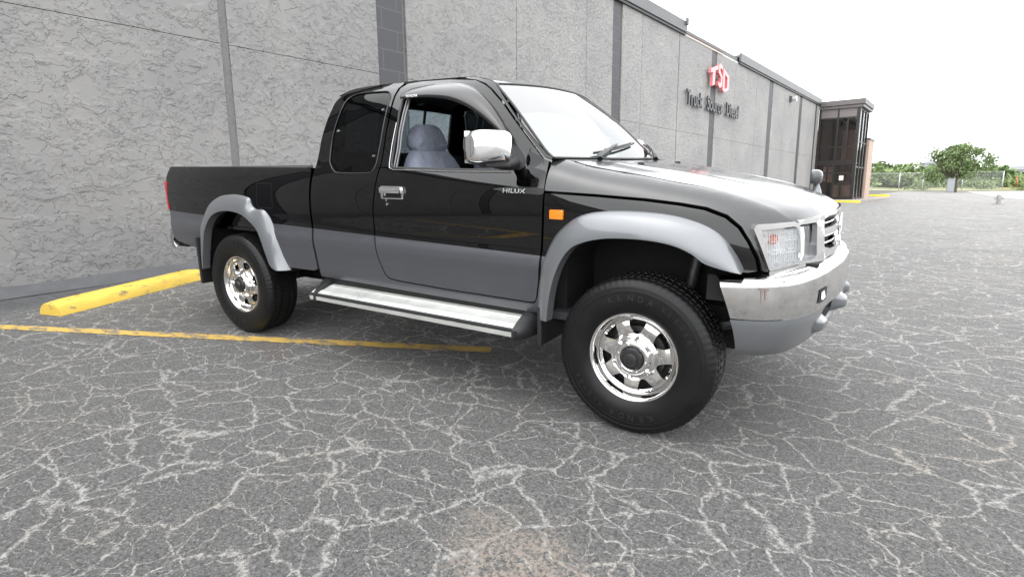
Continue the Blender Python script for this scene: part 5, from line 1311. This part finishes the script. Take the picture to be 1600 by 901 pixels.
# ------------------------------------------------------------------ wheels
def disc_y(r):
    return interp([(0, -.088), (.075, -.088), (.100, -.082), (.118, -.088), (.150, -.093), (.172, -.084), (.186, -.068), (.192, -.055)], r)
M_LETR = mat('sidewall_letter_rubber', (.011, .011, .0115), .5)
def make_wheel():
    w_ = bpy.data.objects.new('wheel', None); link(w_, TR)
    NS = 288
    R0 = .381
    prof = [(.212, -.108), (.222, -.116), (.240, -.125), (.262, -.1305), (.290, -.133), (.316, -.1315), (.3165, -.1325), (.322, -.1325), (.3225, -.131), (.338, -.128), (.339, -.129), (.344, -.128), (.352, -.123), (.362, -.117), (.3705, -.110), (.3755, -.103), (.3775, -.092), (.3785, -.0805), (.370, -.079), (.370, -.072), (.3795, -.0705), (.3805, -.050), (.381, -.0365), (.3725, -.035), (.3725, -.0275), (.381, -.026), (.381, 0)]
    prof = prof + [(r_, -y_) for r_, y_ in prof[::-1][1:]]
    def tread(j, k):
        r_, y_ = prof[j]; ay = abs(y_); d = 0
        if ay > .078 and r_ > .350:       # shoulder lugs, staggered slots
            ph = (k + (3 if y_ > 0 else 0)) % 4
            if ph == 0: d = -.0024
            if ph == 2 and ay < .100: d = -.0015
        elif .030 < ay < .0715 and r_ > .377:
            ph = (k + int(ay * 90) + (2 if y_ > 0 else 0)) % 4
            if ph == 0: d = -.006
        elif ay <= .0265 and r_ > .379:
            if (k + (1 if y_ > 0 else 0) * 2) % 4 == 2: d = -.005
        return d
    bm = bmesh.new(); lathe(bm, prof, NS, fn=tread); bmesh.ops.recalc_face_normals(bm, faces=bm.faces[:])
    ty = new_obj('tyre', bm, M_RUB, w_, 28)
    for word, a0, rr_ in (('KENDA', 112, .288), ('KENDA', -68, .288), ('KLEVER', 60, .292), ('KLEVER', 240, .292)):
        # raised sidewall lettering, letter by letter round the tyre
        bm2 = bmesh.new(); 
        for i, ch in enumerate(word):
            cu = bpy.data.curves.new('t', 'FONT'); cu.body = ch; cu.size = .040 if word == 'KENDA' else .030; cu.extrude = .0022; cu.resolution_u = 2
            ob = bpy.data.objects.new('t', cu); me_ = ob.to_mesh(); 
            a = math.radians(a0 - i * (9.5 if word == 'KENDA' else 7)); 
            # letter upright pointing outward; outer side faces -y
            Mx = Matrix.Translation((rr_ * math.cos(a), -.1328, rr_ * math.sin(a))) @ Matrix.Rotation(-(a - PI / 2), 4, 'Y') @ Matrix.Rotation(PI / 2, 4, 'X') @ Matrix.Translation((-.012, -.010, 0))
            tmp = bmesh.new(); tmp.from_mesh(me_); tmp.transform(Mx); me3 = bpy.data.meshes.new('x'); tmp.to_mesh(me3); bm2.from_mesh(me3); tmp.free(); bpy.data.meshes.remove(me3)
            ob.to_mesh_clear(); bpy.data.objects.remove(ob); bpy.data.curves.remove(cu)
        new_obj('sidewall_lettering', bm2, M_LETR, w_)
    # rim: lip, well and barrel
    bm = bmesh.new(); lathe(bm, [(.205, -.100), (.2115, -.1085), (.2146, -.110), (.2155, -.107), (.212, -.1065), (.2065, -.103), (.2005, -.094), (.1965, -.080), (.1925, -.0705), (.188, -.0705), (.186, -.069)][::-1], 96)
    bm.free(); bm = bmesh.new()
    lathe(bm, [(.2115, -.100), (.2155, -.104), (.2165, -.109), (.2145, -.1125), (.2105, -.1125), (.206, -.109), (.201, -.1015), (.1955, -.088), (.192, -.074), (.1885, -.069), (.1865, -.0685)], 96)
    bmesh.ops.recalc_face_normals(bm, faces=bm.faces[:]); rim = new_obj('rim', bm, M_RIM, w_, 60)
    bm = bmesh.new(); lathe(bm, [(.193, -.070), (.190, .0), (.192, .11)], 64); lathe(bm, [(.0001, .02), (.19, .02)], 48); new_obj('rim_barrel', bm, M_STEEL, w_, 60)
    bm = bmesh.new(); lathe(bm, [(.0001, -.030), (.135, -.030), (.138, -.02), (.138, 0)], 48); new_obj('brake_disc', bm, M_STEEL, w_, 40)
    # disc with seven windows
    outer_ = [(.1885 * math.cos(2 * PI * i / 84), .1885 * math.sin(2 * PI * i / 84)) for i in range(84)]
    holes = []
    for k in range(7):
        a = math.radians(90 - 3 + k * 360 / 7); hp = []
        for (r_, t_) in ((.114, -.009), (.114, .009), (.130, .023), (.155, .037), (.170, .041), (.1785, .032), (.181, 0), (.1785, -.032), (.170, -.041), (.155, -.037), (.130, -.023)):
            hp.append((r_ * math.cos(a) - t_ * math.sin(a), r_ * math.sin(a) + t_ * math.cos(a)))
        holes.append(smooth_loop(hp, 2))
    def dimple(a, b):
        r_ = math.hypot(a, b); th = math.atan2(b, a); kk = min(abs(((th - math.radians(87 + q * 360 / 7) + PI) % (2 * PI)) - PI) for q in range(7))
        return -.007 * math.exp(-(kk / .30) ** 2) * math.exp(-((r_ - .145) / .035) ** 2) * 1.0
    panel('wheel_disc', lambda a, b: (a, disc_y(math.hypot(a, b)), b), outer_, holes, [M_RIM], rim, -1, .007, .014, center=(0, .5, 0), bulge=dimple)
    bm = bmesh.new(); lathe(bm, [(.104, -.075), (.101, -.092), (.094, -.096), (.088, -.0965), (.084, -.106), (.080, -.1145), (.074, -.118), (.064, -.1185), (.058, -.116), (.054, -.106)], 72); bmesh.ops.recalc_face_normals(bm, faces=bm.faces[:])
    hub = new_obj('hub_ring', bm, M_RIM, w_, 40)
    for k in range(6):
        a = math.radians(k * 60 + 20); c_ = (.0935 * math.cos(a), .0935 * math.sin(a)); bm = bmesh.new()
        tube(bm, [(c_[0], -.085, c_[1]), (c_[0], -.106, c_[1]), (c_[0], -.113, c_[1])], [.0115, .0115, .006], 6); new_obj('wheel_nut', bm, M_RIM, hub, 30)
        a += .5; c_ = (.068 * math.cos(a), .068 * math.sin(a)); bm = bmesh.new()
        tube(bm, [(c_[0], -.115, c_[1]), (c_[0], -.124, c_[1])], .007, 6); new_obj('hub_bolt', bm, M_CHR, hub, 30)
    bm = bmesh.new(); lathe(bm, [(.055, -.104), (.055, -.121), (.050, -.128), (.040, -.130), (.032, -.130), (.030, -.140), (.026, -.145), (.016, -.147), (.0001, -.147)], 40, fn=lambda j, k: (-.003 if j in (1, 2) and k % 5 == 0 else 0)); bmesh.ops.recalc_face_normals(bm, faces=bm.faces[:]); new_obj('hub_cap', bm, M_PLA, hub, 35)
    return w_
def copy_tree(o_, parent):
    c_ = o_.copy(); C.objects.link(c_); c_.parent = parent
    for ch in list(o_.children): copy_tree(ch, c_)
    return c_
w0 = make_wheel(); first = True
for xc in (0, -3.09):
    for sg in SIDES:
        w_ = w0 if first else copy_tree(w0, TR); first = False
        w_.location = (xc, sg * .745, .379)
        w_.rotation_mode = 'YXZ' if False else 'XYZ'
        spin = {(-1, 0): 0, (-1, -3.09): .35, (1, 0): 1.1, (1, -3.09): 2.0}[(sg, xc)]
        w_.matrix_local = Matrix.Translation((xc, sg * .745, .379)) @ (Matrix.Rotation(PI, 4, 'Z') if sg > 0 else Matrix.Identity(4)) @ Matrix.Rotation(spin, 4, 'Y')
# valve sticker dots on the near front tyre
bpy.context.view_layer.update()
